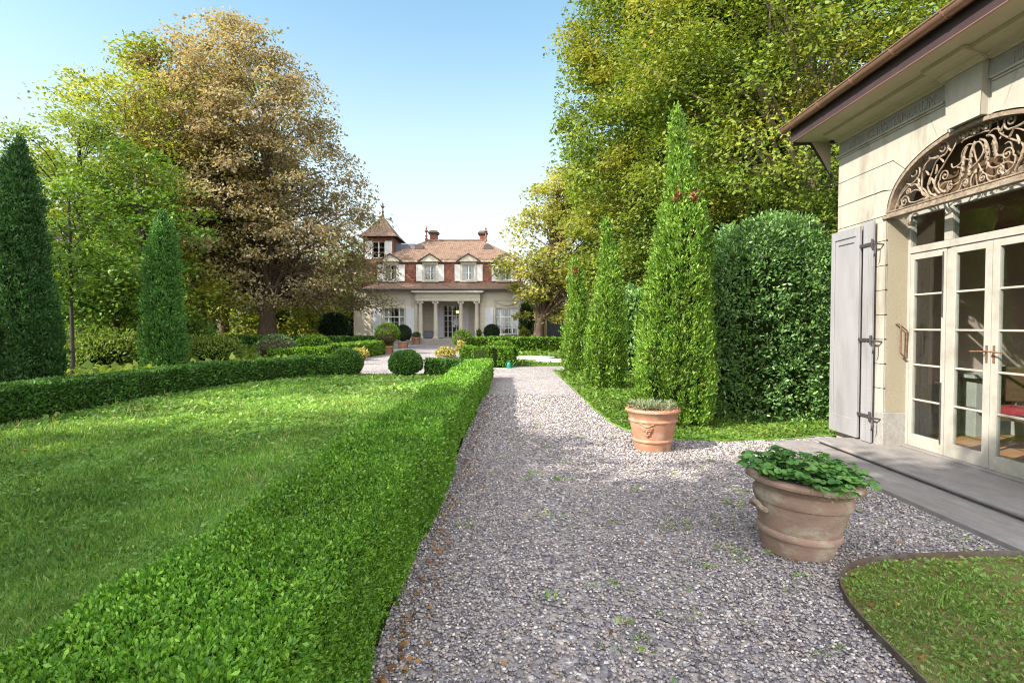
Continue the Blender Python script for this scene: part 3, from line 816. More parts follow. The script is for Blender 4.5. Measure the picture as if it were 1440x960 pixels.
S.cycles.caustics_reflective = False; S.cycles.caustics_refractive = False
S.cycles.filter_width = 1.1
S.cycles.sample_clamp_indirect = 6.0

# ------------------------------------------------------------------ ground
def sheet(name, poly, z, m):
    me = bpy.data.meshes.new(name)
    me.from_pydata([(x, y, z) for x, y in poly], [], [tuple(range(len(poly)))]); me.update()
    return tag(link(name, me, m), kind='structure')

sheet('ground', [(-400, -300), (400, -300), (400, 600), (-400, 600)], 0.0, M['earth'])
sheet('gravel_path', [(-9, -4), (4.6, -4), (4.6, 52), (-15, 52), (-15, 36), (-9, 36)], 0.006, M['gravel'])
LAWN_L = [(-9.6, -4), (-0.95, -4), (-0.95, 18.3), (-5.6, 18.3), (-6.6, 17.4), (-7.6, 15.5), (-8.4, 12.5)]
sheet('lawn', LAWN_L, 0.014, M['lawnbase'])
EDGE_R = [(1.40, 20.3), (1.46, 17), (1.50, 13), (1.53, 10.5), (1.59, 9.2), (1.70, 8.6), (1.90, 8.2), (2.19, 7.92), (2.6, 7.80), (3.0, 7.75), (3.6, 7.85), (4.5, 8.2)]
LAWN_R = [(40, 20.3)] + EDGE_R + [(40, 8.2)]
sheet('side_lawn', LAWN_R, 0.014, M['lawnbase'])
LAWN_F = [(-0.2, 22.3), (40, 22.3), (40, 33.5), (-1.6, 33.5)]
sheet('far_lawn', LAWN_F, 0.014, M['farlawn'])
EDGE_N = [(1.70, 1.2), (1.76, 2.0), (1.81, 2.55), (1.86, 3.0), (1.93, 3.28), (2.03, 3.5), (2.18, 3.66), (2.36, 3.76), (2.6, 3.82), (3.0, 3.86), (3.5, 3.89)]
LAWN_N = [(9, -3), (1.62, -3)] + EDGE_N + [(9, 3.89)]
LAWN_N = [(3.52, -3), (1.62, -3)] + EDGE_N
sheet('near_lawn', [(40, -12), (1.62, -12)] + EDGE_N + [(3.52, 3.18), (40, 3.18)], 0.014, M['mossbase'])

def edging(name, pts, h, label):
    P = [np.array(p) for p in crom(pts, 6)]
    mb = MB(); t = 0.006
    for a, b in zip(P[:-1], P[1:]):
        d = (b - a) / max(np.linalg.norm(b - a), 1e-6); n = np.array((-d[1], d[0])) * t / 2
        q = [a - n, b - n, b + n, a + n]
        mb.prismz([tuple(x) for x in q], -0.03, h)
    return tag(mb.build(name, M['edging']), label, 'edging')
edging('steel_edging', [(1.62, -1.0)] + EDGE_N, 0.055, 'rust brown steel strip curving round the small lawn beside the steps')
edging('steel_edging', EDGE_R[:11], 0.022, 'dark steel strip between the gravel path and the lawn with conifers')

# loose pebbles where single stones can be made out
def pebbles():
    rng = np.random.default_rng(21)
    t = (1 + sqrt(5)) / 2
    B = norm(np.array([(-1, t, 0), (1, t, 0), (-1, -t, 0), (1, -t, 0), (0, -1, t), (0, 1, t), (0, -1, -t), (0, 1, -t), (t, 0, -1), (t, 0, 1), (-t, 0, -1), (-t, 0, 1)], float))
    T = np.array([(0, 11, 5), (0, 5, 1), (0, 1, 7), (0, 7, 10), (0, 10, 11), (1, 5, 9), (5, 11, 4), (11, 10, 2), (10, 7, 6), (7, 1, 8), (3, 9, 4), (3, 4, 2), (3, 2, 6), (3, 6, 8), (3, 8, 9), (4, 9, 5), (2, 4, 11), (6, 2, 10), (8, 6, 7), (9, 8, 1)])
    Ps, Ss = [], []
    for gy in np.arange(1.2, 13.0, 0.5):
        for gx in np.arange(-0.75, 3.75, 0.5):
            d = math.hypot(gx + .25, gy + .25)
            s = 0.0090 if d < 5 else 0.0090 * (d / 5) ** 0.85
            n = int(0.25 * 1.05 / (3.2 * s * s))
            if abs(gx) > 1.0 * gy + 0.8: continue
            P = np.stack([gx + rng.random(n) * .5, gy + rng.random(n) * .5, np.zeros(n)], 1)
            bad = inside(P, LAWN_R) | inside(P, LAWN_N) | (P[:, 0] < -0.72) | ((P[:, 0] > 3.5) & (P[:, 1] < 7.85))
            # stones come in drifts, thinner where the ground is trodden
            thin = rng.random(n) < np.clip(0.15 + 0.22 * wob(P, 1.3, 2) + 0.35 * np.exp(-((P[:, 0] - 0.25 - 0.1 * wob(P, .4, 3)) / 0.16) ** 2) + 0.30 * np.exp(-((P[:, 0] - 1.2 - 0.12 * wob(P, .4, 8)) / 0.17) ** 2), 0, 0.7)
            P = P[~(bad | thin)]
            Ps.append(P); Ss.append(np.full(len(P), s) * (0.55 + 0.75 * rng.random(len(P)) ** 1.3))
    P = np.concatenate(Ps); s = np.concatenate(Ss); n = len(P)
    sc = np.stack([s * (0.95 + .45 * rng.random(n)), s * (0.7 + .3 * rng.random(n)), s * (0.45 + .3 * rng.random(n))], 1)
    V = B[None] * sc[:, None, :] * (0.86 + 0.28 * rng.random((n, 12, 1)))
    a = rng.random(n) * 6.28; ta = rng.normal(0, 0.3, n)
    ct, st = np.cos(ta)[:, None], np.sin(ta)[:, None]
    y = V[:, :, 1] * ct - V[:, :, 2] * st; z = V[:, :, 1] * st + V[:, :, 2] * ct
    ca, sa = np.cos(a)[:, None], np.sin(a)[:, None]
    x = V[:, :, 0] * ca - y * sa; y = V[:, :, 0] * sa + y * ca
    W = np.stack([x, y, z], 2) + P[:, None, :]
    W[:, :, 2] += (0.008 + s * 0.35 + rng.random(n) * 0.006)[:, None]
    F = (T[None] + (np.arange(n) * 12)[:, None, None]).reshape(-1, 3)
    o = raw_mesh('gravel', W.reshape(-1, 3), F, M['pebble'], None, np.repeat(rng.random(n), 12), smooth=True)
    tag(o, 'grey and tan pebbles lying loose over the path and forecourt', 'gravel', kind='stuff')
pebbles()
# ------------------------------------------------------------------ garden pavilion beside the path
XW, XD, YC, HO, YF = 4.604, 4.90, 5.824, 1.24, 8.115
YN = 2 * YC - YF
ZS, RISE, ZF, ZSOF = 2.985, 0.68, 3.94, 4.293
pav = thing('garden_pavilion', 'cream stone garden pavilion with an arched iron grille above glazed doors', 'pavilion', (XW, YC, 0))
WP = Plane('x', XW)

def arch_pt(t, k=1.0):
    """t from 0 (far springing) to pi (near springing)"""
    return (YC + HO * k * cos(t), ZS + RISE * k * sin(t)) if k == 1.0 else (YC + (HO + k - 1) * cos(t), ZS + (RISE + k - 1) * sin(t))
arch = [arch_pt(t) for t in np.linspace(0, pi, 41)]
mb = MB()
poly = [(YN, 0), (YC - HO, 0), (YC - HO, ZS)] + arch[::-1][1:-1] + [(YC + HO, ZS), (YC + HO, 0), (YF, 0), (YF, ZSOF), (YN, ZSOF)]
mb.prism(WP, poly, -0.30, -0.022)
mb.box(XW + 0.31, XW + 4.6, YF - 0.3, YF, 0, ZSOF)
mb.box(XW + 0.31, XW + 4.6, YN, YN + 0.3, 0, ZSOF)
for a, b, c, d in ((YN + .301, 4.1, 0, ZSOF), (5.3, 6.3, 0, ZSOF), (7.5, YF - .301, 0, ZSOF), (4.1, 5.3, 0, 0.6), (6.3, 7.5, 0, 0.6), (4.1, 5.3, 2.9, ZSOF), (6.3, 7.5, 2.9, ZSOF)):  # unseen openings added in the back wall to let daylight into the room
    mb.box(XW + 4.3, XW + 4.6, a, b, c, d)
mb.build('wall', M['stone'], pav)

# dressed courses and arch stones standing 14 mm proud, open joints between
def inset(poly, d):
    cx = sum(p[0] for p in poly) / len(poly); cz = sum(p[1] for p in poly) / len(poly)
    out = []
    for y, z in poly:
        L = math.hypot(y - cx, z - cz); k = max(0.0, (L - d) / L); out.append((cx + (y - cx) * k, cz + (z - cz) * k))
    return out
SIDES = [MB(), MB()]
def both(poly, d=0.006):
    q = inset(poly, d)
    SIDES[0].prism(WP, q, -0.03, 0.006)
    SIDES[1].prism(WP, [(2 * YC - y, z) for y, z in q][::-1], -0.03, 0.006)
J = [2.964, 3.28, 3.607, ZF]
zc = 0.52
while zc < J[0] - 0.1:
    z1 = min(zc + 0.3055, J[0])
    both([(YC + HO, zc), (YF, zc), (YF, z1 - 0.014), (YC + HO, z1 - 0.014)], 0.004)
    zc = z1
def arcseg(t0, t1, n=7): return [arch_pt(t) for t in np.linspace(t0, t1, n)]
both([(YF, J[0]), (YF, J[1] - 0.016)] + [(YC + HO + 0.06, J[1] - 0.016), arch_pt(0.385)] + arcseg(0.385, 0.02)[1:] + [(YC + HO, J[0])], 0.004)
both([(YF, J[1]), (YF, J[2] - 0.016), (YC + HO - 0.10, J[2] - 0.016), arch_pt(0.725)] + arcseg(0.725, 0.40)[1:] + [(YC + HO + 0.06, J[1])], 0.004)
both([(YF, J[2]), (YF, ZF), (YC + 0.98, ZF), arch_pt(1.0)] + arcseg(1.0, 0.74)[1:] + [(YC + HO - 0.10, J[2])], 0.006)
both([(YC + 0.98, ZF), (YC + 0.56, ZF), arch_pt(1.24)] + arcseg(1.24, 1.0)[1:], 0.004)
both([(YC + 0.56, ZF), (YC + 0.29, ZF), arch_pt(1.345)] + arcseg(1.345, 1.24)[1:], 0.004)
for q_ in SIDES: q_.build('dressed_stone', M['stone'], pav, bevel=0.004)
mb = MB()
key = [(YC - 0.24, ZSOF - 0.09), (YC + 0.24, ZSOF - 0.09), (YC + 0.21, ZS + RISE - 0.008), (YC - 0.21, ZS + RISE - 0.008)]
mb.prism(WP, key, -0.02, 0.065)
mb.build('keystone', M['stone'], pav, bevel=0.006)
# plinth blocks and rough plaster of the reveals
for sg in (1, -1):
    y0 = YC + sg * HO
    mb = MB(); a, b = sorted((y0 - sg * 0.012, y0 + sg * 0.30)); mb.boxp(WP, a, b, 0.0, 0.52, -0.285, 0.012)
    mb.build('plinth_block', M['plinth'], pav, bevel=0.006)
    mb = MB(); a, b = sorted((y0 - sg * 0.006, y0 + sg * 0.02)); mb.boxp(WP, a, b, 0.522, 2.91, -0.29, -0.022)
    mb.build('reveal_plaster', M['roughcast'], pav)

# frieze, mouldings, cornice, eaves
for a, b in ((YC + 0.30, YF + 0.012), (YN - 0.012, YC - 0.30)):
    mb = MB()
    mb.boxp(WP, a, b, ZF, ZF + 0.022, -0.02, 0.022)
    mb.boxp(WP, a, b, ZF + 0.024, ZF + 0.045, -0.02, 0.040)
    mb.build('string_moulding', M['stone'], pav, bevel=0.004)
mb = MB()
mb.boxp(WP, YN, YF, ZF + 0.046, ZF + 0.235, -0.02, 0.004)
fr = mb.build('frieze', M['frieze'], pav)
def corn(y0, y1, dx, name='cornice'):
    m = MB()
    prof = [(0.0, 4.168), (0.0, 4.155), (0.022, 4.155), (0.026, 4.178), (0.07, 4.196), (0.075, 4.214), (0.13, 4.226), (0.178, 4.248), (0.215, 4.256), (0.23, ZSOF - 0.003), (-0.1, ZSOF - 0.003), (-0.1, 4.168)]
    m.extrude_y([(XW - dx - a, z) for a, z in prof], y0, y1)
    return m.build(name, M['cornice'], pav)
corn(YC + 0.28, YF + 0.004, 0.0); corn(YN - 0.004, YC - 0.28, 0.0); corn(YC - 0.279, YC + 0.279, 0.065)

def text_mesh(name, body, size, depth, y0, z0, x, m, parent, squeeze=1.0):
    cu = bpy.data.curves.new(name, 'FONT'); cu.body = body; cu.size = size; cu.extrude = depth; cu.space_character = squeeze
    cu.resolution_u = 3
    t = bpy.data.objects.new(name, cu); COL.objects.link(t)
    dg = bpy.context.evaluated_depsgraph_get(); dg.update()
    me = bpy.data.meshes.new_from_object(t.evaluated_get(dg))
    bpy.data.objects.remove(t); 
    off = root_loc(parent)
    for v in me.vertices:
        a, b, c = v.co
        v.co = (x - c - off[0], y0 - a - off[1], z0 + b - off[2])
    me.name = name; me.materials.clear()
    o = link(name, me, m, parent)
    return o
text_mesh('lettering', 'AUX.', 0.150, 0.006, 7.86, ZF + 0.075, XW - 0.006, M['frieze'], fr, 1.0)
text_mesh('lettering', 'CHRISTIANORUM', 0.150, 0.006, 7.47, ZF + 0.075, XW - 0.006, M['frieze'], fr, 1.0)
text_mesh('lettering', 'RI', 0.150, 0.006, YC - 0.50, ZF + 0.075, XW - 0.006, M['frieze'], fr, 1.02)

XE = 4.109
mb = MB()
mb.box(XE, XW + 0.02, YN - 0.35, YF + 0.35, ZSOF, ZSOF + 0.02)
mb.build('soffit', M['cornice'], pav)
mb = MB()
mb.box(XE - 0.022, XE, YN - 0.36, YF + 0.36, ZSOF - 0.004, ZSOF + 0.21)
mb.box(XE, XW + 2.4, YF + 0.352, YF + 0.374, ZSOF - 0.003, ZSOF + 0.20)
mb.build('fascia', M['fascia'], pav)
mb = MB()
mb.box(XE - 0.026, XE + 0.004, YN - 0.34, YF + 0.34, ZSOF - 0.012, ZSOF - 0.0045)
mb.build('fascia_trim', M['copper'], pav)
# strut and boarding under the projecting end of the eaves
mb = MB()
mb.prism(Plane('y', YF + 0.352), [(XW - 0.23, ZSOF - 0.004), (XW - 0.19, ZSOF - 0.05), (XW + 0.06, ZSOF - 0.46), (XW + 0.06, ZSOF - 0.004)], 0.0, 0.02)
mb.build('end_board', M['cornice'], pav)
mb = MB()
mb.tube([(XE + 0.02, YF + 0.355, ZSOF - 0.016), (XW - 0.22, YF + 0.355, ZSOF - 0.016), (XW + 0.10, YF + 0.355, ZSOF - 0.50)], 0.024, n=4)
mb.build('strut', M['fascia'], pav)
# half-round gutter
mb = MB(); XG, ZG, RG = XE - 0.09, ZSOF + 0.215, 0.066
prof = [(XG + RG * cos(a), ZG + RG * sin(a)) for a in np.linspace(pi, 2 * pi, 13)] + [(XG + (RG - 0.006) * cos(a), ZG + (RG - 0.006) * sin(a)) for a in np.linspace(2 * pi, pi, 13)]
mb.extrude_y(prof, YN - 0.4, YF + 0.44)
mb.tube([(XG - RG, YN - 0.4, ZG + 0.004), (XG - RG, YF + 0.44, ZG + 0.004)], 0.011, n=8)
g = mb.build('gutter', M['copper'], pav, smooth=True)
for i in range(7):
    yy = YF + 0.12 - i * 0.72
    m2 = MB()
    q = [(XG + (RG + 0.007) * cos(a), ZG + (RG + 0.007) * sin(a)) for a in np.linspace(pi - .1, 2 * pi + .1, 13)] + [(XG + RG * cos(a), ZG + RG * sin(a)) for a in np.linspace(2 * pi, pi, 13)]
    m2.extrude_y(q, yy - 0.012, yy + 0.012)
    m2.build('bracket', M['copper'], g)
mb = MB()
xr, yr0, yr1 = XW + 2.2, YN + 1.6, YF - 1.6
e = [(XE - 0.10, YN - 0.42), (XW + 5.1, YN - 0.42), (XW + 5.1, YF + 0.42), (XE - 0.10, YF + 0.42)]
ze = ZSOF + 0.245
V = [(x, y, ze) for x, y in e] + [(xr, yr0, ze + 1.5), (xr, yr1, ze + 1.5)] + [(x, y, ze - 0.03) for x, y in e]
mb.add(V, [(0, 1, 4), (1, 2, 5, 4), (2, 3, 5), (3, 0, 4, 5), (6, 9, 8, 7), (0, 6, 7, 1), (1, 7, 8, 2), (2, 8, 9, 3), (3, 9, 6, 0)])
mb.build('roof', M['rooftile'], pav)

# steps in front of the doors
mb = MB()
mb.box(3.53, 4.06, 3.2, 7.66, -0.02, 0.048)
mb.build('step', M['step'], pav, bevel=0.008)
mb = MB()
mb.box(4.07, XD + 0.02, YC - 1.72, YC + 1.72, 0.0, 0.070)
mb.box(4.03, XD + 0.02, YC - 1.765, YC + 1.765, 0.071, 0.106)
mb.build('step', M['step'], pav, bevel=0.012)
mb = MB()
mb.box(XD - 0.08, XD + 0.10, YC - HO + 0.005, YC + HO - 0.005, 0.107, 0.130)
mb.build('threshold', M['step'], pav, bevel=0.004)

# glazed doors, sidelights and transom lights
DP = Plane('x', XD)
def glazed(name, y0, y1, z0, z1, rows, st=0.075, bot=0.13, top=0.07, handle=None, w=0.022, inner=None):
    mb = MB()
    mb.boxp(DP, y0, y0 + st, z0, z1, -w, w); mb.boxp(DP, y1 - st, y1, z0, z1, -w, w)
    mb.boxp(DP, y0 + st, y1 - st, z0, z0 + bot, -w, w - 0.002); mb.boxp(DP, y0 + st, y1 - st, z1 - top, z1, -w, w - 0.002)
    h = (z1 - top - z0 - bot) / rows
    for i in range(1, rows):
        mb.boxp(DP, y0 + st, y1 - st, z0 + bot + i * h - 0.011, z0 + bot + i * h + 0.011, -0.014, 0.014)
    o = mb.build(name, M['creampaint'], pav, bevel=0.003)
    mb = MB(); mb.boxp(DP, y0 + st - 0.004, y1 - st + 0.004, z0 + bot - 0.004, z1 - top + 0.004, -0.003, 0.003)
    mb.build('pane', M['glass'], o)
    return o
YM = 6.416
for sg in (1, -1):
    a, b = sorted((YC + sg * 0.004, YC + sg * (YM - YC - 0.03)))
    d = glazed('door', a, b, 0.132, 2.475, 5, 0.085, 0.15, 0.075)
    yh = YC + sg * 0.045
    mb = MB()
    mb.boxp(DP, yh - 0.013, yh + 0.013, 1.22, 1.40, 0.022, 0.028)
    mb.tube([DP.p(yh, 1.335, 0.026), DP.p(yh, 1.335, 0.075), DP.p(yh + sg * 0.03, 1.337, 0.08), DP.p(yh + sg * 0.15, 1.33, 0.08)], [0.009, 0.009, 0.009, 0.007], n=8)
    mb.build('handle', M['rust'], d, smooth=True)
    a, b = sorted((YC + sg * (YM - YC + 0.03), YC + sg * (HO - 0.045)))
    s = glazed('sidelight', a, b, 0.132, 2.475, 5, 0.06, 0.15, 0.075)
    mb = MB()
    yb = YC + sg * (YM - YC + 0.065)
    mb.tube([DP.p(yb, 0.25, 0.03), DP.p(yb, 0.95, 0.03), DP.p(yb + sg * 0.05, 0.952, 0.05)], 0.007, n=6)
    mb.build('bolt', M['iron'], s); mb = MB()
    mb.tube([DP.p(yb, 1.7, 0.03), DP.p(yb, 2.44, 0.03)], 0.007, n=6)
    mb.build('bolt', M['iron'], s)
mb = MB()
for sg in (1, -1):
    a, b = sorted((YC + sg * (YM - YC - 0.028), YC + sg * (YM - YC + 0.028))); mb.boxp(DP, a, b, 0.131, 2.476, -0.05, 0.012)
    a, b = sorted((YC + sg * (HO - 0.043), YC + sg * (HO - 0.002))); mb.boxp(DP, a, b, 0.131, ZS - 0.02, -0.05, 0.030)
    a, b = sorted((YC + sg * (YM - YC - 0.06), YC + sg * (YM - YC + 0.06))); mb.boxp(DP, a, b, 2.562, ZS - 0.02, -0.05, 0.028)
mb.boxp(DP, YC - HO + 0.0435, YC + HO - 0.0435, 2.48, 2.56, -0.05, 0.034)
mb.boxp(DP, YC - HO + 0.0435, YC + HO - 0.0435, ZS - 0.055, ZS + 0.01, -0.05, 0.024)
mb.build('door_frame', M['creampaint'], pav, bevel=0.004)
for a, b in ((YC - HO + 0.045, 2 * YC - YM - 0.062), (2 * YC - YM + 0.062, YM - 0.062), (YM + 0.062, YC + HO - 0.045)):
    mb = MB(); mb.boxp(DP, a, b, 2.562, ZS - 0.056, -0.006, 0.0)
    mb.build('transom_pane', M['glass'], pav)
mb = MB()
mb.prism(DP, [(y, z) for y, z in arch] , -0.03, -0.008)
mb.build('tympanum', M['tympanum'], pav)

# wrought iron grille in the arch: u to the right as seen from the path, v up
def G(u, v, w=0.0): return (XW + 0.075 - w, YC - u, ZS + v)
gr = MB()
def bar(pts, r=0.009, taper=None, n=6, k=7):
    P = crom(pts, k)
    rad = [r] * len(P) if taper is None else [r + (taper - r) * i / (len(P) - 1) for i in range(len(P))]
    gr.tube([G(p[0], p[1], 0.012 * sin(i * 0.31)) for i, p in enumerate(P)], rad, n=n)
def spiral(cx, cy, r0, r1, a0, turns, r=0.008, lead=None):
    n = int(14 * abs(turns)) + 4
    pts = []
    for i in range(n + 1):
        t = i / n; a = a0 + turns * 2 * pi * t; rr = r0 + (r1 - r0) * t ** 0.85
        pts.append((cx + rr * cos(a), cy + rr * sin(a)))
    P = ([] if lead is None else crom(list(lead) + [pts[0]], 6)[:-1]) + [np.array(p) for p in pts]
    gr.tube([G(p[0], p[1], 0.010) for p in P], [r * (1.15 - 0.35 * i / len(P)) for i in range(len(P))], n=6)
    gr.lathe_at = None
    c = pts[-1]; blob(c[0], c[1], r * 1.9)
def blob(u, v, r):
    c = G(u, v, 0.012); m = MB().lathe([(r * sin(t), -r * cos(t)) for t in np.linspace(0.2, pi - 0.2, 6)], n=8)
    gr.add([(c[0] + z * 0.8, c[1] + x, c[2] + y) for x, y, z in m.v], m.f)
def leaf(u, v, a, L, wd):
    """forged leaf: a lens with a raised midrib"""
    d = (cos(a), sin(a)); nn = (-d[1], d[0]); st = [(0, 0.25), (0.3, 1.0), (0.65, 0.7), (1.0, 0.04)]
    vs = []
    for t, k in st:
        x, y = u + d[0] * L * t, v + d[1] * L * t; y += 0.12 * L * t * t * (1 if cos(a) < 0 else -1) * 0
        vs += [G(x + nn[0] * wd * k / 2, y + nn[1] * wd * k / 2, 0.012), G(x, y, 0.026), G(x - nn[0] * wd * k / 2, y - nn[1] * wd * k / 2, 0.012), G(x, y, 0.004)]
    f = []
    for i in range(3):
        for k in range(4):
            f.append((4 * i + k, 4 * i + (k + 1) % 4, 4 * i + 4 + (k + 1) % 4, 4 * i + 4 + k))
    gr.add(vs, f)
for mside in (1, -1):
    q = lambda pts: [(mside * x, y) for x, y in pts]
    def spq(cx, cy, r0, r1, deg, turns, r, lead=None):
        """spiral on the far half, mirrored on the near half; deg is where it starts"""
        a0 = radians(deg) if mside > 0 else pi - radians(deg)
        spiral(mside * cx, cy, r0, r1, a0, turns * mside, r, None if lead is None else q(lead))
    spq(-1.02, 0.095, 0.070, 0.016, 20, 1.4, 0.009, [(-0.70, 0.06), (-0.83, 0.05), (-0.93, 0.07)])
    spq(-1.09, 0.045, 0.035, 0.010, 60, -1.3, 0.007)
    spq(-0.86, 0.40, 0.100, 0.018, -50, 1.55, 0.010, [(-1.19, 0.02), (-1.12, 0.15), (-1.00, 0.24), (-0.88, 0.28)])
    bar(q([(-1.15, 0.06), (-1.10, 0.20), (-1.00, 0.31), (-0.97, 0.40)]), 0.006)
    spq(-0.96, 0.195, 0.045, 0.010, -30, 1.3, 0.008, [(-0.62, 0.06), (-0.74, 0.15), (-0.84, 0.19)])
    bar(q([(-0.92, 0.25), (-0.83, 0.25), (-0.73, 0.17), (-0.62, 0.06), (-0.50, 0.035), (-0.38, 0.07), (-0.30, 0.15)]), 0.012, 0.007)
    bar(q([(-0.62, 0.05), (-0.73, 0.13), (-0.765, 0.26), (-0.735, 0.38), (-0.63, 0.47), (-0.52, 0.49)]), 0.013, 0.007)
    bar(q([(-0.59, 0.07), (-0.64, 0.18), (-0.62, 0.31), (-0.54, 0.41), (-0.42, 0.47)]), 0.012, 0.006)
    bar(q([(-0.47, 0.06), (-0.54, 0.17), (-0.53, 0.28), (-0.40, 0.38), (-0.29, 0.48), (-0.24, 0.62)]), 0.013, 0.007)
    spq(-0.42, 0.545, 0.085, 0.014, -70, 1.6, 0.010, [(-0.66, 0.50), (-0.56, 0.47), (-0.47, 0.46)])
    spq(-0.39, 0.235, 0.070, 0.012, 200, -1.5, 0.008, [(-0.34, 0.05), (-0.45, 0.10), (-0.48, 0.18)])
    spq(-0.31, 0.105, 0.050, 0.012, 90, 1.4, 0.008, [(-0.46, 0.13), (-0.40, 0.16), (-0.35, 0.16)])
    spq(-0.11, 0.085, 0.050, 0.010, 180, -1.5, 0.008, [(-0.28, 0.02), (-0.20, 0.03), (-0.17, 0.06)])
    bar(q([(-0.04, 0.03), (-0.03, 0.12), (0.0, 0.20)]), 0.007)
    for (x, y, a, L, wd) in ((-0.64, 0.50, 2.9, 0.13, 0.05), (-0.61, 0.49, 2.2, 0.08, 0.04), (-0.90, 0.25, 2.6, 0.09, 0.04), (-0.78, 0.20, 1.6, 0.08, 0.035), (-0.74, 0.16, 2.3, 0.10, 0.04),
                             (-0.765, 0.26, 2.1, 0.08, 0.03), (-0.735, 0.38, 0.6, 0.07, 0.03), (-0.63, 0.19, 1.0, 0.09, 0.035), (-0.62, 0.30, 2.2, 0.08, 0.03), (-0.54, 0.18, 2.0, 0.09, 0.04),
                             (-0.52, 0.29, 1.3, 0.10, 0.035), (-0.40, 0.38, 2.3, 0.09, 0.03), (-0.30, 0.47, 2.3, 0.08, 0.03), (-0.60, 0.055, 3.3, 0.13, 0.06), (-0.50, 0.035, 2.6, 0.10, 0.05),
                             (-0.36, 0.05, 2.8, 0.09, 0.05), (-0.36, 0.05, 0.8, 0.08, 0.04)):
        leaf(mside * x, y, a if mside > 0 else pi - a, L, wd)
# interlaced letters in the middle
bar([(-0.31, 0.34), (-0.27, 0.29), (-0.20, 0.32), (-0.17, 0.40), (-0.09, 0.47), (-0.03, 0.46)], 0.008)
bar([(-0.10, 0.47), (-0.14, 0.34), (-0.15, 0.22), (-0.20, 0.12), (-0.29, 0.11), (-0.33, 0.17)], 0.013, 0.007)
bar([(0.0, 0.48), (-0.05, 0.34), (-0.05, 0.22), (-0.10, 0.11), (-0.18, 0.07)], 0.013, 0.007)
bar([(-0.05, 0.30), (-0.11, 0.33), (-0.17, 0.27), (-0.23, 0.28)], 0.008)
bar([(-0.05, 0.22), (0.04, 0.26), (0.09, 0.36), (0.05, 0.46), (-0.01, 0.42), (0.0, 0.30), (0.06, 0.22), (0.13, 0.12), (0.22, 0.07), (0.31, 0.10)], 0.010, 0.007)
bar([(0.06, 0.48), (0.13, 0.44), (0.15, 0.34), (0.16, 0.22), (0.23, 0.15), (0.32, 0.17), (0.33, 0.24), (0.28, 0.25)], 0.013, 0.007)
bar([(0.14, 0.49), (0.22, 0.46), (0.24, 0.37), (0.26, 0.28), (0.33, 0.24), (0.41, 0.27), (0.41, 0.34), (0.36, 0.34)], 0.012, 0.007)
bar([(0.16, 0.50), (0.25, 0.52), (0.31, 0.47), (0.29, 0.41)], 0.008)
for i in range(9):
    t = i / 8
    for (a0, b0, a1, b1) in ((-0.125, 0.40, -0.165, 0.18), (-0.03, 0.40, -0.065, 0.18), (0.14, 0.42, 0.175, 0.20), (0.235, 0.42, 0.27, 0.27)):
        leaf(a0 + (a1 - a0) * t, b0 + (b1 - b0) * t, -1.2 if i % 2 else -1.9, 0.05, 0.022)
# little crown above the letters
bar([(-0.22, 0.60), (-0.1, 0.62), (0.0, 0.63), (0.1, 0.62), (0.22, 0.60)], 0.013)
bar([(-0.18, 0.525), (-0.1, 0.54), (0.0, 0.55), (0.1, 0.54), (0.18, 0.525)], 0.008)
for k in range(3):
    u = -0.14 + k * 0.14
    bar([(u - 0.065, 0.605), (u - 0.04, 0.57), (u, 0.555), (u + 0.04, 0.57), (u + 0.065, 0.605)], 0.011)
    leaf(u, 0.55, pi / 2, 0.06, 0.05)
for u in (-0.3, 0.0, 0.3): blob(u * 0.25 + 0.02, 0.16, 0.02)
mb = gr
grille = gr.build('grille', M['grille'], pav, smooth=True)
mb = MB()
WB = Plane('x', XW)
ring = [arch_pt(t, 0.985) for t in np.linspace(0.0, pi, 49)]; ring2 = [arch_pt(t, 0.945) for t in np.linspace(0.0, pi, 49)]
for i in range(48):
    mb.prism(WB, [ring[i], ring[i + 1], ring2[i + 1], ring2[i]], -0.10, 0.004)
mb.build('arch_ring', M['grille'], grille)
mb = MB()
mb.boxp(WB, YC - HO - 0.05, YC + HO + 0.05, ZS - 0.075, ZS - 0.045, -0.05, 0.030)
mb.boxp(WB, YC - HO + 0.01, YC + HO - 0.01, ZS - 0.043, ZS - 0.012, -0.05, 0.016)
mb.boxp(WB, YC - HO + 0.01, YC + HO - 0.01, ZS - 0.010, ZS + 0.006, -0.05, 0.024)
mb.build('crossbar', M['grille'], grille, bevel=0.004)

# folded shutter standing against the wall beyond the doors
SP = Plane('x', XW - 0.06)
mb = MB()
y0, y1, z0, z1 = 7.475, 8.13, 0.125, 2.90
mb.boxp(SP, y0, y1, z0, z1, -0.012, 0.010)
for a, b, c, d in ((y0, y0 + 0.085, z0, z1), (y1 - 0.085, y1, z0, z1), (y0 + 0.0855, y1 - 0.0855, z0, z0 + 0.24), (y0 + 0.0855, y1 - 0.0855, z1 - 0.12, z1)):
    mb.boxp(SP, a, b, c, d, 0.0105, 0.024)
sh = mb.build('shutter', M['shutter'], pav, bevel=0.004)
mb = MB(); mb.boxp(SP, y0 + 0.14, y1 - 0.16, z1 - 0.205, z1 - 0.19, 0.009, 0.0125); mb.build('slot', M['iron'], sh)
mb = MB()
mb.boxp(SP, 7.205, 7.405, 0.115, 2.93, -0.012, 0.016)
mb.boxp(SP, 7.29, 7.305, 0.115, 2.93, 0.0162, 0.022)
mb.build('folded_leaf', M['shutter'], sh, bevel=0.003)
mb = MB(); mb.boxp(SP, 7.41, 7.47, 0.13, 2.89, -0.05, -0.02); mb.build('gap_shade', M['fascia'], sh)  # dark strip standing in for the shade in the gap between the leaves
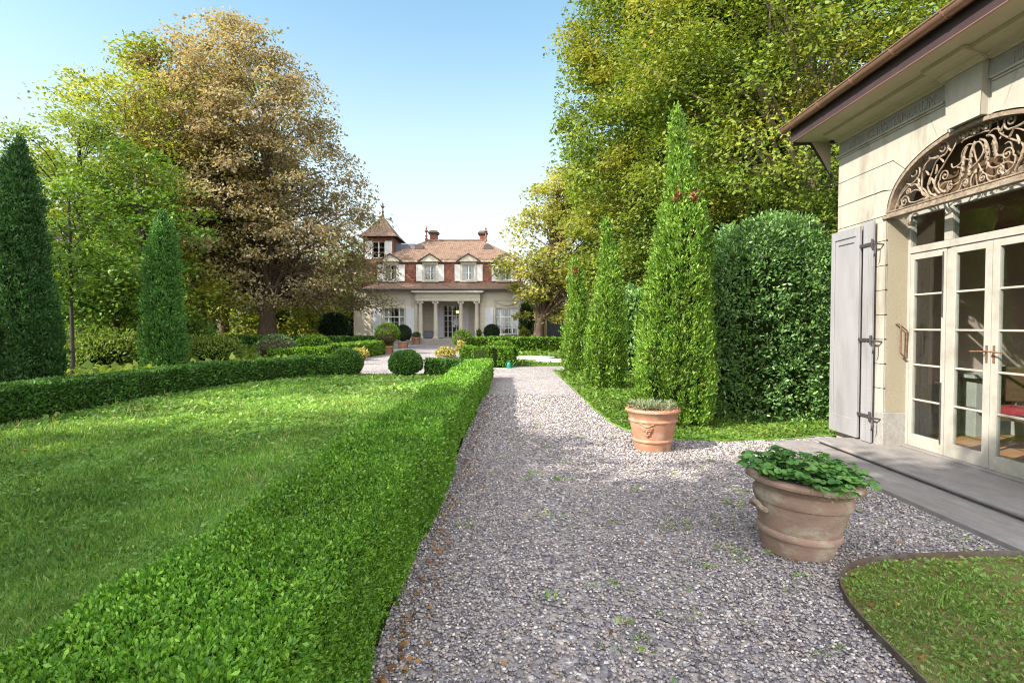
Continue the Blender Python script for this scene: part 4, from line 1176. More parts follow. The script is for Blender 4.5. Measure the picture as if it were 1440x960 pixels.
for zh in (2.63, 1.42, 0.45):
    mb = MB()
    mb.boxp(SP, 7.20, 7.46, zh - 0.02, zh + 0.02, 0.0245, 0.032)
    mb.tube([SP.p(7.20, zh - 0.06, 0.03), SP.p(7.20, zh + 0.06, 0.03)], 0.014, n=8)
    mb.tube([SP.p(7.20, zh, 0.03), SP.p(7.12, zh - 0.01, 0.02), SP.p(7.10, zh - 0.02, -0.05)], 0.011, n=6)
    mb.tube([SP.p(7.12, zh - 0.02, 0.03), SP.p(7.115, zh - 0.13, 0.045), SP.p(7.14, zh - 0.17, 0.045)], [0.008, 0.011, 0.006], n=6)
    mb.build('hinge', M['iron'], sh, smooth=True)
# hand rail fixed to the reveal
mb = MB()
yj = YC + HO - 0.012
mb.tube([(XW + 0.13, yj, 1.62), (XW + 0.13, yj - 0.05, 1.62), (XW + 0.15, yj - 0.06, 1.60), (XW + 0.15, yj - 0.06, 1.27), (XW + 0.22, yj - 0.05, 1.20), (XW + 0.22, yj, 1.20)], 0.010, n=8)
mb.tube([(XW + 0.15, yj - 0.06, 1.60), (XW + 0.24, yj - 0.04, 1.54), (XW + 0.24, yj - 0.03, 1.22)], 0.009, n=8)
mb.build('hand_rail', M['rust'], pav, smooth=True)

# the room seen through the glass
mb = MB(); mb.box(XD + 0.05, XW + 4.29, YN + 0.305, YF - 0.305, 0.0, 0.118); mb.build('floor', M['parquet'], pav)
mb = MB(); mb.box(XD + 0.052, XW + 4.27, YF - 0.335, YF - 0.302, 0.119, ZSOF - 0.02); mb.build('inner_wall', M['pinkwall'], pav)
mb = MB(); mb.box(XD + 0.052, XW + 4.27, YN + 0.302, YN + 0.335, 0.119, ZSOF - 0.02); mb.build('inner_wall', M['pinkwall'], pav)
mb = MB(); mb.box(XD + 0.0, XW + 4.3, YN + 0.302, YF - 0.302, ZSOF - 0.019, ZSOF - 0.001); mb.build('room_ceiling', M['cornice'], pav)
mb = MB(); mb.box(XD + 0.06, XW + 4.26, YF - 0.350, YF - 0.336, 0.119, 0.80); mb.box(XW + 0.95, XW + 1.05, YF - 0.36, YF - 0.336, 0.119, 2.5)
mb.build('wainscot', M['plinth'], pav)

fp = thing('fireplace', 'pale marble fireplace seen through the pavilion door glass', 'fireplace', (6.4, 7.75, 0.12))
mb = MB(); mb.box(6.12, 6.27, 7.52, 7.76, 0.12, 0.90); mb.box(6.75, 6.90, 7.52, 7.76, 0.12, 0.90); mb.box(6.27, 6.75, 7.52, 7.76, 0.72, 0.90)
mb.build('surround', M['marble'], fp, bevel=0.008)
mb = MB(); mb.box(6.05, 6.97, 7.47, 7.76, 0.902, 0.96); mb.build('mantel', M['marble'], fp, bevel=0.01)
mb = MB(); mb.box(6.272, 6.748, 7.70, 7.74, 0.12, 0.718); mb.build('hearth_opening', M['darkroom'], fp)

def room_chair(x, y, rz, label):
    t = thing('armchair', label, 'armchair', (x, y, 0.119))
    m = MB()
    for a in (-0.24, 0.24):
        m.tube([(a, 0.24, 0), (a, 0.25, 0.42)], [0.018, 0.026], n=8)
        m.tube([(a, -0.24, 0), (a * 0.98, -0.22, 0.5), (a * 0.92, -0.32, 1.0)], [0.018, 0.025, 0.018], n=8)
        m.tube([(a, -0.23, 0.64), (a * 1.08, 0.0, 0.68), (a * 1.05, 0.22, 0.64), (a, 0.24, 0.42)], 0.018, n=8)
    m.box(-0.26, 0.26, -0.25, 0.27, 0.38, 0.43)
    q = m.build('frame', M['darkwood'], t, smooth=True, local=True)
    m = MB(); m.box(-0.25, 0.25, -0.22, 0.26, 0.432, 0.52); m.build('seat', M['cushion'], t, bevel=0.03, local=True)
    m = MB(); m.box(-0.21, 0.21, -0.285, -0.235, 0.55, 0.98); m.build('backrest', M['darkwood'], t, bevel=0.02, local=True)
    t.rotation_euler = (0, 0, rz)
    return t
room_chair(5.95, 6.75, radians(150), 'dark wooden armchair with red seat behind the pavilion glass')
tb = thing('side_table', 'small round dark table behind the glazed pavilion doors', 'table', (6.6, 5.6, 0.119))
MB().lathe([(0.30, 0.70), (0.34, 0.715), (0.34, 0.735), (0.30, 0.74)], n=24).build('table_top', M['darkwood'], tb, local=True, smooth=True)
MB().lathe([(0.16, 0.0), (0.15, 0.03), (0.04, 0.08), (0.035, 0.35), (0.055, 0.45), (0.03, 0.6), (0.06, 0.699)], n=16).build('pedestal', M['darkwood'], tb, local=True, smooth=True)
# ------------------------------------------------------------------ the villa at the end of the garden
YH = 51.3
CX = -5.86
HL, HR = -12.85, 1.05
house = thing('villa', 'cream villa with a columned porch, red tiled upper floor and clay tile roof', 'house', (CX, YH, 0))
FP = Plane('y', YH)

def wall_open(mb, pl, u0, u1, v0, v1, w0, w1, openings):
    us = sorted({u0, u1} | {o[0] for o in openings} | {o[1] for o in openings})
    vs = sorted({v0, v1} | {o[2] for o in openings} | {o[3] for o in openings})
    for a, b in zip(us[:-1], us[1:]):
        for c, d in zip(vs[:-1], vs[1:]):
            m, n = (a + b) / 2, (c + d) / 2
            if any(o[0] < m < o[1] and o[2] < n < o[3] for o in openings): continue
            mb.boxp(pl, a, b, c, d, w0, w1)

def window(parent, pl, u0, u1, v0, v1, w, mull, trans, bars=(2, 3), name='window', curtain=True, fr=0.07):
    """frame, mullions and transom, glazing bars, pane and net curtain set in an opening"""
    mb = MB()
    mb.boxp(pl, u0, u0 + fr, v0, v1, w - 0.06, w); mb.boxp(pl, u1 - fr, u1, v0, v1, w - 0.06, w)
    mb.boxp(pl, u0 + fr, u1 - fr, v0, v0 + fr, w - 0.06, w - 0.002); mb.boxp(pl, u0 + fr, u1 - fr, v1 - fr, v1, w - 0.06, w - 0.002)
    xs = [u0 + fr] + [u0 + (u1 - u0) * t for t in mull] + [u1 - fr]
    for x in xs[1:-1]: mb.boxp(pl, x - 0.05, x + 0.05, v0 + fr, v1 - fr, w - 0.05, w + 0.008)
    zs = [v0 + fr] + [v0 + (v1 - v0) * t for t in trans] + [v1 - fr]
    for z in zs[1:-1]: mb.boxp(pl, u0 + fr, u1 - fr, z - 0.05, z + 0.05, w - 0.045, w + 0.004)
    for a, b in zip(xs[:-1], xs[1:]):
        nb = max(1, round((b - a) / 0.42))
        for k in range(1, nb):
            x = a + (b - a) * k / nb; mb.boxp(pl, x - 0.014, x + 0.014, v0 + fr, v1 - fr, w - 0.04, w - 0.012)
    for c, d in zip(zs[:-1], zs[1:]):
        nb = max(1, round((d - c) / 0.5))
        for k in range(1, nb):
            z = c + (d - c) * k / nb; mb.boxp(pl, u0 + fr, u1 - fr, z - 0.014, z + 0.014, w - 0.04, w - 0.013)
    o = mb.build(name, M['whitewood'], parent)
    mb = MB(); mb.boxp(pl, u0 + 0.02, u1 - 0.02, v0 + 0.02, v1 - 0.02, w - 0.034, w - 0.030); mb.build('pane', M['glass'], o)
    if curtain:
        mb = MB(); n = 14
        for a, b in ((u0 + 0.03, u0 + (u1 - u0) * 0.36), (u1 - (u1 - u0) * 0.33, u1 - 0.03)):
            P = []
            for k in range(n + 1):
                P.append((a + (b - a) * k / n, w - 0.22 + 0.035 * (k % 2)))
            for k in range(n):
                (x0, q0), (x1, q1) = P[k], P[k + 1]
                mb.add([pl.p(x0, v0, q0), pl.p(x1, v0, q1), pl.p(x1, v1, q1), pl.p(x0, v1, q0)], [(0, 1, 2, 3)])
        mb.build('curtain', M['curtain'], o)
    return o

def shutter_leaf(parent, pl, u0, u1, v0, v1, w, m):
    mb = MB()
    mb.boxp(pl, u0, u1, v0, v1, w, w + 0.022)
    s = 0.07
    for a, b, c, d in ((u0, u0 + s, v0, v1), (u1 - s, u1, v0, v1), (u0 + s + .001, u1 - s - .001, v0, v0 + s * 1.4), (u0 + s + .001, u1 - s - .001, v1 - s, v1), (u0 + s + .001, u1 - s - .001, (v0 + v1) / 2 - s / 2, (v0 + v1) / 2 + s / 2)):
        mb.boxp(pl, a, b, c, d, w + 0.0225, w + 0.040)
    for z in np.arange(v0 + 0.16, v1 - 0.12, 0.075):
        if abs(z - (v0 + v1) / 2) > 0.07: mb.boxp(pl, u0 + s + .002, u1 - s - .002, z, z + 0.022, w + 0.0225, w + 0.033)
    return mb.build('shutter', m, parent)

ZP, ZE = 0.45, 4.72     # porch floor, underside of the eaves
PL, PR = -8.62, -3.05   # porch opening
LW = (-11.72, -9.85, 0.85, 3.20); RW = (-1.62, 0.40, 0.85, 3.20)
mb = MB()
wall_open(mb, FP, HL, PL, 0.0, ZE, -0.4, 0.0, [LW]); wall_open(mb, FP, PR, HR, 0.0, ZE, -0.4, 0.0, [RW])
# porch recess, sides and back
YB = 2.6
DO = (-6.62, -4.98, ZP, 3.55)
wall_open(mb, Plane('y', YH + YB), PL - 0.3, PR + 0.3, 0.0, ZE, -0.3, 0.0, [DO])
mb.box(PL - 0.3, PL, YH + 0.401, YH + YB - 0.001, 0, ZE); mb.box(PR, PR + 0.3, YH + 0.401, YH + YB - 0.001, 0, ZE)
mb.box(HR - 0.35, HR, YH + 0.401, YH + 9, 0, ZE); mb.box(HL, HL + 0.35, YH + 0.401, YH + 9, 0, ZE); mb.box(HL + .351, HR - .351, YH + 8.6, YH + 9, 0, ZE)
mb.build('wall', M['facade'], house)
mb = MB(); mb.box(HL + 0.36, HR - 0.36, YH + YB + 0.9, YH + YB + 1.0, 0, ZE); mb.box(HL + 0.36, PL - 0.31, YH + 0.9, YH + 1.0, 0.1, 4.6); mb.box(PR + 0.31, HR - 0.36, YH + 0.9, YH + 1.0, 0.1, 4.6)
mb.build('room_wall', M['darkroom'], house)
def band(u0, u1, w):
    n = 12; mb = MB()
    for i in range(n):
        z0 = 0.32 + i * (ZE - 0.36) / n; mb.boxp(FP, u0, u1, z0, z0 + (ZE - 0.36) / n - 0.03, 0.0, w)
    mb.build('rustication', M['facadestone'], house)
band(PL - 0.62, PL - 0.002, 0.035); band(PR + 0.002, PR + 0.62, 0.035); band(HL - 0.02, HL + 0.45, 0.04); band(HR - 0.45, HR + 0.02, 0.04)
n = 12
for a, b in ((PL + 0.02, DO[0] - 0.75), (DO[1] + 0.75, PR - 0.02)):
    mb = MB()
    for i in range(n):
        z0 = ZP + i * (ZE - ZP - 0.1) / n
        mb.boxp(Plane('y', YH + YB), a, b, z0, z0 + (ZE - ZP - 0.1) / n - 0.03, 0.0, 0.03)
    mb.build('rustication', M['facadestone'], house)
for a, b in ((HL - 0.03, PL - 0.003), (PR + 0.003, HR + 0.03)):
    mb = MB(); mb.boxp(FP, a, b, 0, 0.30, 0.0, 0.06); mb.build('plinth', M['plinth'], house)
window(house, FP, *LW, -0.16, (0.24, 0.76), (0.66,)); window(house, FP, *RW, -0.16, (0.24, 0.76), (0.66,))
def surround(o):
    mb = MB(); u0, u1, v0, v1 = o
    mb.boxp(FP, u0 - 0.14, u0, v0 - 0.1, v1 + 0.08, 0.001, 0.05); mb.boxp(FP, u1, u1 + 0.14, v0 - 0.1, v1 + 0.08, 0.001, 0.05)
    mb.boxp(FP, u0 - 0.18, u1 + 0.18, v0 - 0.22, v0 - 0.102, 0.001, 0.09)
    mb.boxp(FP, u0 - 0.14, u1 + 0.14, v1 + 0.62, v1 + 0.72, 0.001, 0.07)
    mb.boxp(FP, u0 - 0.14, u0 + 0.0, v1 + 0.082, v1 + 0.618, 0.001, 0.045); mb.boxp(FP, u1, u1 + 0.14, v1 + 0.082, v1 + 0.618, 0.001, 0.045)
    mb.build('window_surround', M['facadestone'], house)
    mb = MB(); P = [FP.p(u0 + (u1 - u0) * t, v1 + 0.55 - 0.30 * sin(pi * t) ** 0.8, 0.05) for t in np.linspace(0, 1, 17)]
    mb.tube(P, [0.03 + 0.035 * sin(pi * i / 16) for i in range(17)], n=7)
    mb.build('garland', M['facadestone'], house)
surround(LW); surround(RW)
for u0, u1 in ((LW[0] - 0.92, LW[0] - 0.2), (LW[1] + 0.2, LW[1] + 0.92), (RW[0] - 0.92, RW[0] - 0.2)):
    shutter_leaf(house, FP, u0, u1, 0.75, 3.2, 0.055, M['shutter_shaded'])

# porch: steps, columns, entablature, door, lamp
mb = MB()
for i in range(4):
    mb.box(PL - 0.3 + 0.0, PR + 0.3, YH - 0.75 - 0.32 * (4 - i), YH - 0.75 - 0.32 * (3 - i), 0, ZP * (i + 1) / 4 - 0.001 * i) if i < 3 else mb.box(PL - 0.45, PR + 0.45, YH - 0.75 - 0.32, YH + YB - 0.002, 0, ZP)
mb.build('porch_steps', M['plinth'], house, bevel=0.02)
for px in (591, 612.5, 648, 670.5):
    x = (px - 722) / 15.75
    y = YH - 0.35
    mb = MB(); H = 3.80 - ZP
    mb.box(x - 0.27, x + 0.27, y - 0.27, y + 0.27, ZP, ZP + 0.09)
    mb.lathe([(0.25, 0.09), (0.27, 0.13), (0.25, 0.17), (0.21, 0.19), (0.215, 0.9), (0.205, 1.8), (0.175, H - 0.26), (0.19, H - 0.24), (0.175, H - 0.21), (0.20, H - 0.14)], x, y, ZP, n=20)
    mb.box(x - 0.25, x + 0.25, y - 0.22, y + 0.22, ZP + H - 0.07, ZP + H)
    for sx in (-1, 1):
        mb.tube([(x + sx * 0.21, y - 0.23, ZP + H - 0.135), (x + sx * 0.21, y + 0.23, ZP + H - 0.135)], 0.085, n=12)
    mb.build('column', M['facadestone'], house, smooth=True)
mb = MB()
mb.box(PL - 0.1, PR + 0.1, YH - 0.62, YH - 0.08, 3.80, 4.10)
mb.box(PL - 0.13, PR + 0.13, YH - 0.65, YH - 0.05, 4.101, 4.16)
mb.box(PL - 0.1, PR + 0.1, YH - 0.62, YH - 0.08, 4.161, 4.46)
mb.box(PL - 0.25, PR + 0.25, YH - 0.78, YH - 0.0, 4.461, 4.56); mb.box(PL - 0.42, PR + 0.42, YH - 0.98, YH + 0.0, 4.561, 4.68)
mb.build('entablature', M['facadestone'], house, bevel=0.01)
mb = MB(); mb.box(PL + 0.002, PR - 0.002, YH - 0.07, YH + YB - 0.003, 4.45, 4.5); mb.build('porch_ceiling', M['facade'], house)
o = window(house, Plane('y', YH + YB), *DO, -0.12, (0.25, 0.5, 0.75), (0.68,), name='door', curtain=False)
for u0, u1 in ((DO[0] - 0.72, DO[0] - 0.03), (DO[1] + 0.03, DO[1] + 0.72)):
    shutter_leaf(house, Plane('y', YH + YB), u0, u1, ZP + 0.03, 3.3, 0.035, M['shutter_shaded'])
mb = MB(); xl, yl = -5.15, YH + 1.2
mb.tube([(xl, yl, 4.45), (xl, yl, 3.2)], 0.012, n=6); mb.lathe([(0.03, 0.34), (0.16, 0.30), (0.19, 0.27), (0.17, 0.25)], xl, yl, 2.75, n=12); mb.lathe([(0.10, -0.02), (0.10, 0.0)], xl, yl, 2.75, n=10)
lp = mb.build('porch_lamp', M['rust'], house, smooth=True)
MB().lathe([(0.05, 0.0), (0.13, 0.06), (0.15, 0.15), (0.13, 0.24), (0.06, 0.26)], xl, yl, 2.75, n=14).build('lamp_shade', M['lampglow'], lp, smooth=True)

# eaves, gutter and the tiled skirt below the upper floor
mb = MB(); EO = 0.85
mb.box(HL - EO, HR + EO, YH - EO, YH + 0.3, 4.721, 4.80)
mb.box(HL - EO, HL + 0.3, YH + 0.301, YH + 9.2, 4.721, 4.80); mb.box(HR - 0.3, HR + EO, YH + 0.301, YH + 9.2, 4.721, 4.80)
mb.boxp(FP, HL, PL - 0.45, 4.60, 4.72, 0.0, 0.10); mb.boxp(FP, PR + 0.45, HR, 4.60, 4.72, 0.0, 0.10)
mb.build('eaves', M['facadestone'], house)
mb = MB(); mb.tube([(HL - EO - 0.05, YH - EO - 0.06, 4.80), (HR + EO + 0.05, YH - EO - 0.06, 4.80)], 0.085, n=10)
mb.box(HL - EO - 0.01, HR + EO + 0.01, YH - EO - 0.03, YH - EO - 0.001, 4.70, 4.90); mb.build('gutter', M['gutter'], house)
UL, UR, YU = -12.55, 0.75, YH + 1.15
mb = MB()
a = [(HL - EO, YH - EO), (HR + EO, YH - EO), (HR + EO, YH + 9.5), (HL - EO, YH + 9.5)]; b = [(UL, YU), (UR, YU), (UR, YH + 8.4), (UL, YH + 8.4)]
V = [(x, y, 4.83) for x, y in a] + [(x, y, 5.55) for x, y in b]
mb.add(V, [(0, 1, 5, 4), (1, 2, 6, 5), (2, 3, 7, 6), (3, 0, 4, 7)])
mb.build('skirt_roof', M['rooftile'], house)
# upper floor: tile-hung wall with windows under little gables
UP = Plane('y', YU)
wx = [(px - 722) / 15.35 for px in (549.0, 604.7, 658.8, 711.0)]
UW = [(x - 0.58, x + 0.58, 5.80, 7.20) for x in wx]
mb = MB(); wall_open(mb, UP, UL, UR, 5.3, 7.52, -0.35, 0.0, UW)
mb.box(UL, UL + 0.35, YU + 0.351, YH + 8.3, 5.3, 7.52); mb.box(UR - 0.35, UR, YU + 0.351, YH + 8.3, 5.3, 7.52)
mb.build('tiled_wall', M['walltile'], house)
mb = MB(); mb.box(UL + 0.36, UR - 0.36, YU + 1.2, YU + 1.25, 5.3, 7.5); mb.build('room_wall', M['darkroom'], house)
for x in wx:
    wdw = window(house, UP, x - 0.56, x + 0.56, 5.80, 7.18, -0.05, (0.5,), (), name='dormer_window')
    mb = MB()
    mb.boxp(UP, x - 0.72, x - 0.562, 5.74, 7.46, 0.001, 0.09); mb.boxp(UP, x + 0.562, x + 0.72, 5.74, 7.46, 0.001, 0.09)
    mb.boxp(UP, x - 0.561, x + 0.561, 7.185, 7.46, 0.001, 0.085)
    mb.boxp(UP, x - 0.78, x + 0.78, 5.62, 5.735, 0.001, 0.16)
    mb.boxp(UP, x - 0.80, x + 0.80, 7.462, 7.53, 0.001, 0.34)
    mb.prism(UP, [(x - 0.86, 7.531), (x + 0.86, 7.531), (x + 0.5, 7.84), (x, 8.12), (x - 0.5, 7.84)], -1.6, 0.30)
    mb.build('window_surround', M['facadestone'], house)
    mb = MB()
    for sg in (-1, 1):
        P = [(x + sg * 1.12, 7.44), (x + sg * 1.12, 7.52), (x + sg * 0.5, 7.93), (x, 8.235), (x, 8.145), (x + sg * 0.5, 7.845)]
        mb.prism(UP, P if sg > 0 else P[::-1], -2.2, 0.42)
    mb.build('gable_roof', M['gutter'], house)
    for sg in (-1, 1):
        u0, u1 = sorted((x + sg * 0.74, x + sg * 1.28)); shutter_leaf(house, UP, u0, u1, 5.70, 7.22, 0.03, M['whitewood'])
# hipped main roof, chimneys, finials, vents
mb = MB()
a = [(UL - 0.3, YU - 0.16), (UR + 0.3, YU - 0.16), (UR + 0.3, YH + 9.0), (UL - 0.3, YH + 9.0)]
ZR = 9.95; yr = YU + 3.7; rl, rr_ = -8.55, -3.05
V = [(x, y, 7.56) for x, y in a] + [(rl, yr, ZR), (rr_, yr, ZR)] + [(x, y, 7.48) for x, y in a]
mb.add(V, [(0, 1, 5, 4), (1, 2, 5), (2, 3, 4, 5), (3, 0, 4), (6, 7, 1, 0), (7, 8, 2, 1), (8, 9, 3, 2), (9, 6, 0, 3), (9, 8, 7, 6)])
roof = mb.build('roof', M['rooftile'], house)
mb = MB(); mb.box(UL - 0.32, UR + 0.32, YU - 0.18, YU - 0.162, 7.44, 7.58); mb.build('eaves_board', M['cornice'], roof)
mb = MB(); mb.tube([(rl, yr, ZR + 0.02), (rr_, yr, ZR + 0.02)], 0.10, n=8); mb.build('ridge_tiles', M['rooftile'], roof)
def chimney(x, y, z0, h, wd):
    mb = MB(); mb.box(x - wd / 2, x + wd / 2, y - 0.4, y + 0.4, z0, z0 + h); c = mb.build('chimney', M['walltile'], roof)
    mb = MB(); mb.box(x - wd / 2 - 0.1, x + wd / 2 + 0.1, y - 0.5, y + 0.5, z0 + h, z0 + h + 0.14)
    mb.add([(x - wd / 2 - 0.2, y - .6, z0 + h + .14), (x + wd / 2 + .2, y - .6, z0 + h + .14), (x + wd / 2 + .2, y + .6, z0 + h + .14), (x - wd / 2 - .2, y + .6, z0 + h + .14), (x - .3, y - .2, z0 + h + .42), (x + .3, y - .2, z0 + h + .42), (x + .3, y + .2, z0 + h + .42), (x - .3, y + .2, z0 + h + .42)],
           [(0, 1, 5, 4), (1, 2, 6, 5), (2, 3, 7, 6), (3, 0, 4, 7), (4, 5, 6, 7), (3, 2, 1, 0)])
    mb.build('chimney_cap', M['gutter'], c)
chimney(-7.95, yr + 1.0, ZR - 0.6, 1.35, 0.70); chimney(-3.05, yr + 1.1, ZR - 0.8, 1.5, 0.62)
def finial(x, y, z, h, m=None):
    k = h
    MB().lathe([(0.16, 0.0), (0.13, 0.12 * k), (0.07, 0.2 * k), (0.12, 0.32 * k), (0.06, 0.40 * k), (0.06, 0.55 * k), (0.19, 0.63 * k), (0.17, 0.68 * k), (0.05, 0.74 * k), (0.09, 0.82 * k), (0.03, 0.90 * k), (0.015, 1.0 * k)], x, y, z, n=12).build('finial', m or M['gutter'], roof, smooth=True)
finial(rl, yr, ZR, 1.45, M['walltile']); finial(rr_ + 0.35, yr - 0.2, ZR - 0.1, 1.5, M['walltile'])
for x in (-9.0, -2.45):
    mb = MB(); mb.prism(Plane('y', YU + 2.2), [(x - 0.42, 8.9), (x + 0.42, 8.9), (x + 0.36, 9.22), (x + 0.16, 9.38), (x - 0.16, 9.38), (x - 0.36, 9.22)], -1.2, 0.25); mb.build('roof_vent', M['gutter'], roof)
# tower behind the chestnut
TX0, TX1, TY0, TY1 = -14.2, -11.35, YH + 2.7, YH + 6.6
TPn = Plane('y', TY0)
TW = (-13.35, -12.15, 8.0, 9.55)
mb = MB(); wall_open(mb, TPn, TX0, TX1, 4.5, 10.1, -0.3, 0.0, [TW]); mb.box(TX0, TX0 + .3, TY0 + .301, TY1, 4.5, 10.1); mb.box(TX1 - .3, TX1, TY0 + .301, TY1, 4.5, 10.1); mb.box(TX0 + .301, TX1 - .301, TY1 - .3, TY1, 4.5, 10.1)
tw = mb.build('tower_wall', M['walltile'], house)
window(tw, TPn, *TW, -0.08, (0.5,), (), curtain=False, name='tower_window')
for u0, u1 in ((TW[0] - 0.68, TW[0] - 0.03), (TW[1] + 0.03, TW[1] + 0.68)):
    shutter_leaf(tw, TPn, u0, u1, 7.9, 9.6, 0.02, M['whitewood'])
mb = MB(); cx, cy = (TX0 + TX1) / 2, (TY0 + TY1) / 2; e = 0.42
V = [(TX0 - e, TY0 - e, 10.0), (TX1 + e, TY0 - e, 10.0), (TX1 + e, TY1 + e, 10.0), (TX0 - e, TY1 + e, 10.0)]
V += [(cx + (x - cx) * 0.72, cy + (y - cy) * 0.72, 10.55) for x, y, z in V[:4]] + [(cx, cy, 12.35)]
mb.add(V, [(0, 1, 5, 4), (1, 2, 6, 5), (2, 3, 7, 6), (3, 0, 4, 7), (4, 5, 8), (5, 6, 8), (6, 7, 8), (7, 4, 8), (3, 2, 1, 0)])
mb.build('tower_roof', M['rooftile'], house)
finial(cx, cy, 12.25, 1.5)
mb = MB(); mb.box(TX1 + 0.001, TX1 + 1.9, TY0 + 0.8, TY1 + 1.0, 7.6, 9.45); mb.build('flat_roof', M['greyblue'], house)
# rusticated lower wing on the far side
mb = MB(); LP = Plane('y', YH + 0.7)
n = 11
for i in range(n): mb.boxp(LP, -14.6, HL - 0.03, 0.3 + i * 0.385, 0.3 + (i + 1) * 0.385 - 0.03, -0.3, 0.0)
mb.boxp(LP, -14.55, HL - 0.03, 0, 4.6, -0.6, -0.02)
mb.build('side_wing', M['facadestone'], house)

yb = thing('outbuilding', 'low ochre outbuilding with a dark door beside the villa', 'building', (6.2, 60, 0))
OP = Plane('y', 60.0)
OD = (3.55, 5.25, 0.0, 2.3)
mb = MB(); wall_open(mb, OP, 2.4, 11.0, 0, 3.4, -0.3, 0.0, [OD]); mb.box(2.4, 2.7, 60.301, 66, 0, 3.4); mb.box(10.7, 11, 60.301, 66, 0, 3.4)
mb.build('wall', M['yellowwall'], yb)
mb = MB(); mb.boxp(OP, OD[0], OD[1], 0, 2.3, -0.16, -0.1); mb.boxp(OP, 4.37, 4.43, 0, 2.3, -0.0999, -0.085); mb.build('door', M['greyblue'], yb)
mb = MB(); mb.boxp(OP, OD[0] - 0.14, OD[0], 0, 2.44, 0.001, 0.05); mb.boxp(OP, OD[1], OD[1] + 0.14, 0, 2.44, 0.001, 0.05); mb.boxp(OP, OD[0], OD[1], 2.3, 2.44, 0.001, 0.05); mb.build('door_frame', M['facadestone'], yb)
mb = MB(); V = [(2.0, 59.5, 3.4), (11.4, 59.5, 3.4), (11.4, 66.5, 3.4), (2.0, 66.5, 3.4), (4.5, 63, 5.6), (9, 63, 5.6)]
mb.add(V, [(0, 1, 5, 4), (1, 2, 5), (2, 3, 4, 5), (3, 0, 4), (3, 2, 1, 0)]); mb.build('roof', M['rooftile'], yb)
# ------------------------------------------------------------------ hedges and topiary
hedge('box_hedge', 'long clipped box hedge running beside the gravel path', [(-0.985, 0.4, 0.70, 0.74), (-0.985, 4, 0.70, 0.74), (-0.99, 9, 0.69, 0.70), (-1.0, 13.5, 0.70, 0.62), (-1.02, 17.2, 0.78, 0.57)], 0.7, 0.74, M['box'], seed=3, cover=3.0, minleaf=0.0155, bulge=0.045)
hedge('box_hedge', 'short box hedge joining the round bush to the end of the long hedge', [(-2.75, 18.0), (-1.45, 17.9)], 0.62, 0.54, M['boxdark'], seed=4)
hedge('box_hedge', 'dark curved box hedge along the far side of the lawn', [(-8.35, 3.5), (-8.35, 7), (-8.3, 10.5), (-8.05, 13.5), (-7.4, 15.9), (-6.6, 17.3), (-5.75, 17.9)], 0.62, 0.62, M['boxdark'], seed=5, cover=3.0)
ball('box_ball', 'round box bush at the end of the curved hedge', (-5.28, 17.9, 0), 0.56, 0.45, 0.055, 8000, M['boxdark'], 6, cat='topiary', group=None, zc=0.44, lump=0.04)
ball('box_ball', 'round box bush beside the short cross hedge', (-3.38, 17.8, 0), 0.53, 0.42, 0.055, 8000, M['boxdark'], 7, cat='topiary', zc=0.42, lump=0.04)
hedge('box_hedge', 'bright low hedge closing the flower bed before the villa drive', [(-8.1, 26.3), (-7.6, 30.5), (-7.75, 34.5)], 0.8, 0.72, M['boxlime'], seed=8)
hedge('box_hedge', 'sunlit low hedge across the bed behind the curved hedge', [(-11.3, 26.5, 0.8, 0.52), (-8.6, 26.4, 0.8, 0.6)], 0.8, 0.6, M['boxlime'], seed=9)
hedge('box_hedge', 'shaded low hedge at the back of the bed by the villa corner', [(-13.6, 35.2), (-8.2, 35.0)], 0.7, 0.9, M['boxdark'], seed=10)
ball('box_ball', 'low bright box mound inside the flower bed', (-10.4, 29.5, 0), 1.0, 0.62, 0.12, 2600, M['boxlime'], 11, cat='topiary', zc=0.5)
ball('round_shrub', 'grey brown half bare round bush by the chestnut', (-11.35, 27.2, 0), 0.98, 0.68, 0.10, 3200, M['greyleaf'], 12, zc=0.55, bare=0.5, core='coretwig', mass=0.1)
hedge('box_hedge', 'dark low hedge under the big chestnut', [(-17.0, 34.0), (-13.6, 33.6)], 0.9, 0.95, M['boxdark'], seed=13)
hedge('box_hedge', 'wide sunlit hedge block where the path meets the cross walk', [(-1.85, 22.3, 1.1, 0.74), (-1.05, 22.1, 1.25, 0.80), (-0.15, 22.3, 1.1, 0.76)], 1.0, 0.8, M['boxlime'], seed=14, bulge=0.08)
hedge('box_hedge', 'long sunlit hedge behind the far lawn', [(-2.6, 34.2), (0.5, 34.2), (3.6, 34.2), (8.0, 34.2)], 0.9, 0.86, M['boxlime'], seed=15, bulge=0.05)
ball('box_ball', 'loose box lump growing out of the sunlit hedge block', (-0.42, 23.1, 0), 0.62, 0.5, 0.10, 1500, M['boxlime'], 16, cat='topiary', zc=0.5, lump=0.08)
ball('yellow_plant', 'yellow leaved plant clump beside the gravel drive', (-3.35, 28.5, 0), 0.55, 0.32, 0.12, 900, M['yellowleaf'], 17, cat='plant', zc=0.25, lump=0.15, mass=0.2)
ball('yellow_plant', 'pale yellow plants behind the left round bush' if False else 'pale yellow plants behind the round bush of the curved hedge', (-7.1, 26.0, 0), 0.5, 0.3, 0.12, 900, M['yellowleaf'], 18, cat='plant', zc=0.28, lump=0.15, mass=0.2)
ball('round_shrub', 'round shrub browned on its sunny flank, before the porch', (-3.05, 33.8, 0), 0.66, 0.62, 0.10, 2400, M['boxlime'], 19, zc=0.78, lump=0.05, core='coretwig', mass=0.12)
ball('yellow_plant', 'tall rusty perennials in front of the browned round shrub', (-2.75, 30.0, 0), 0.34, 0.42, 0.14, 700, M['yellowleaf'], 20, cat='plant', zc=0.45, lump=0.2, mass=0.35)

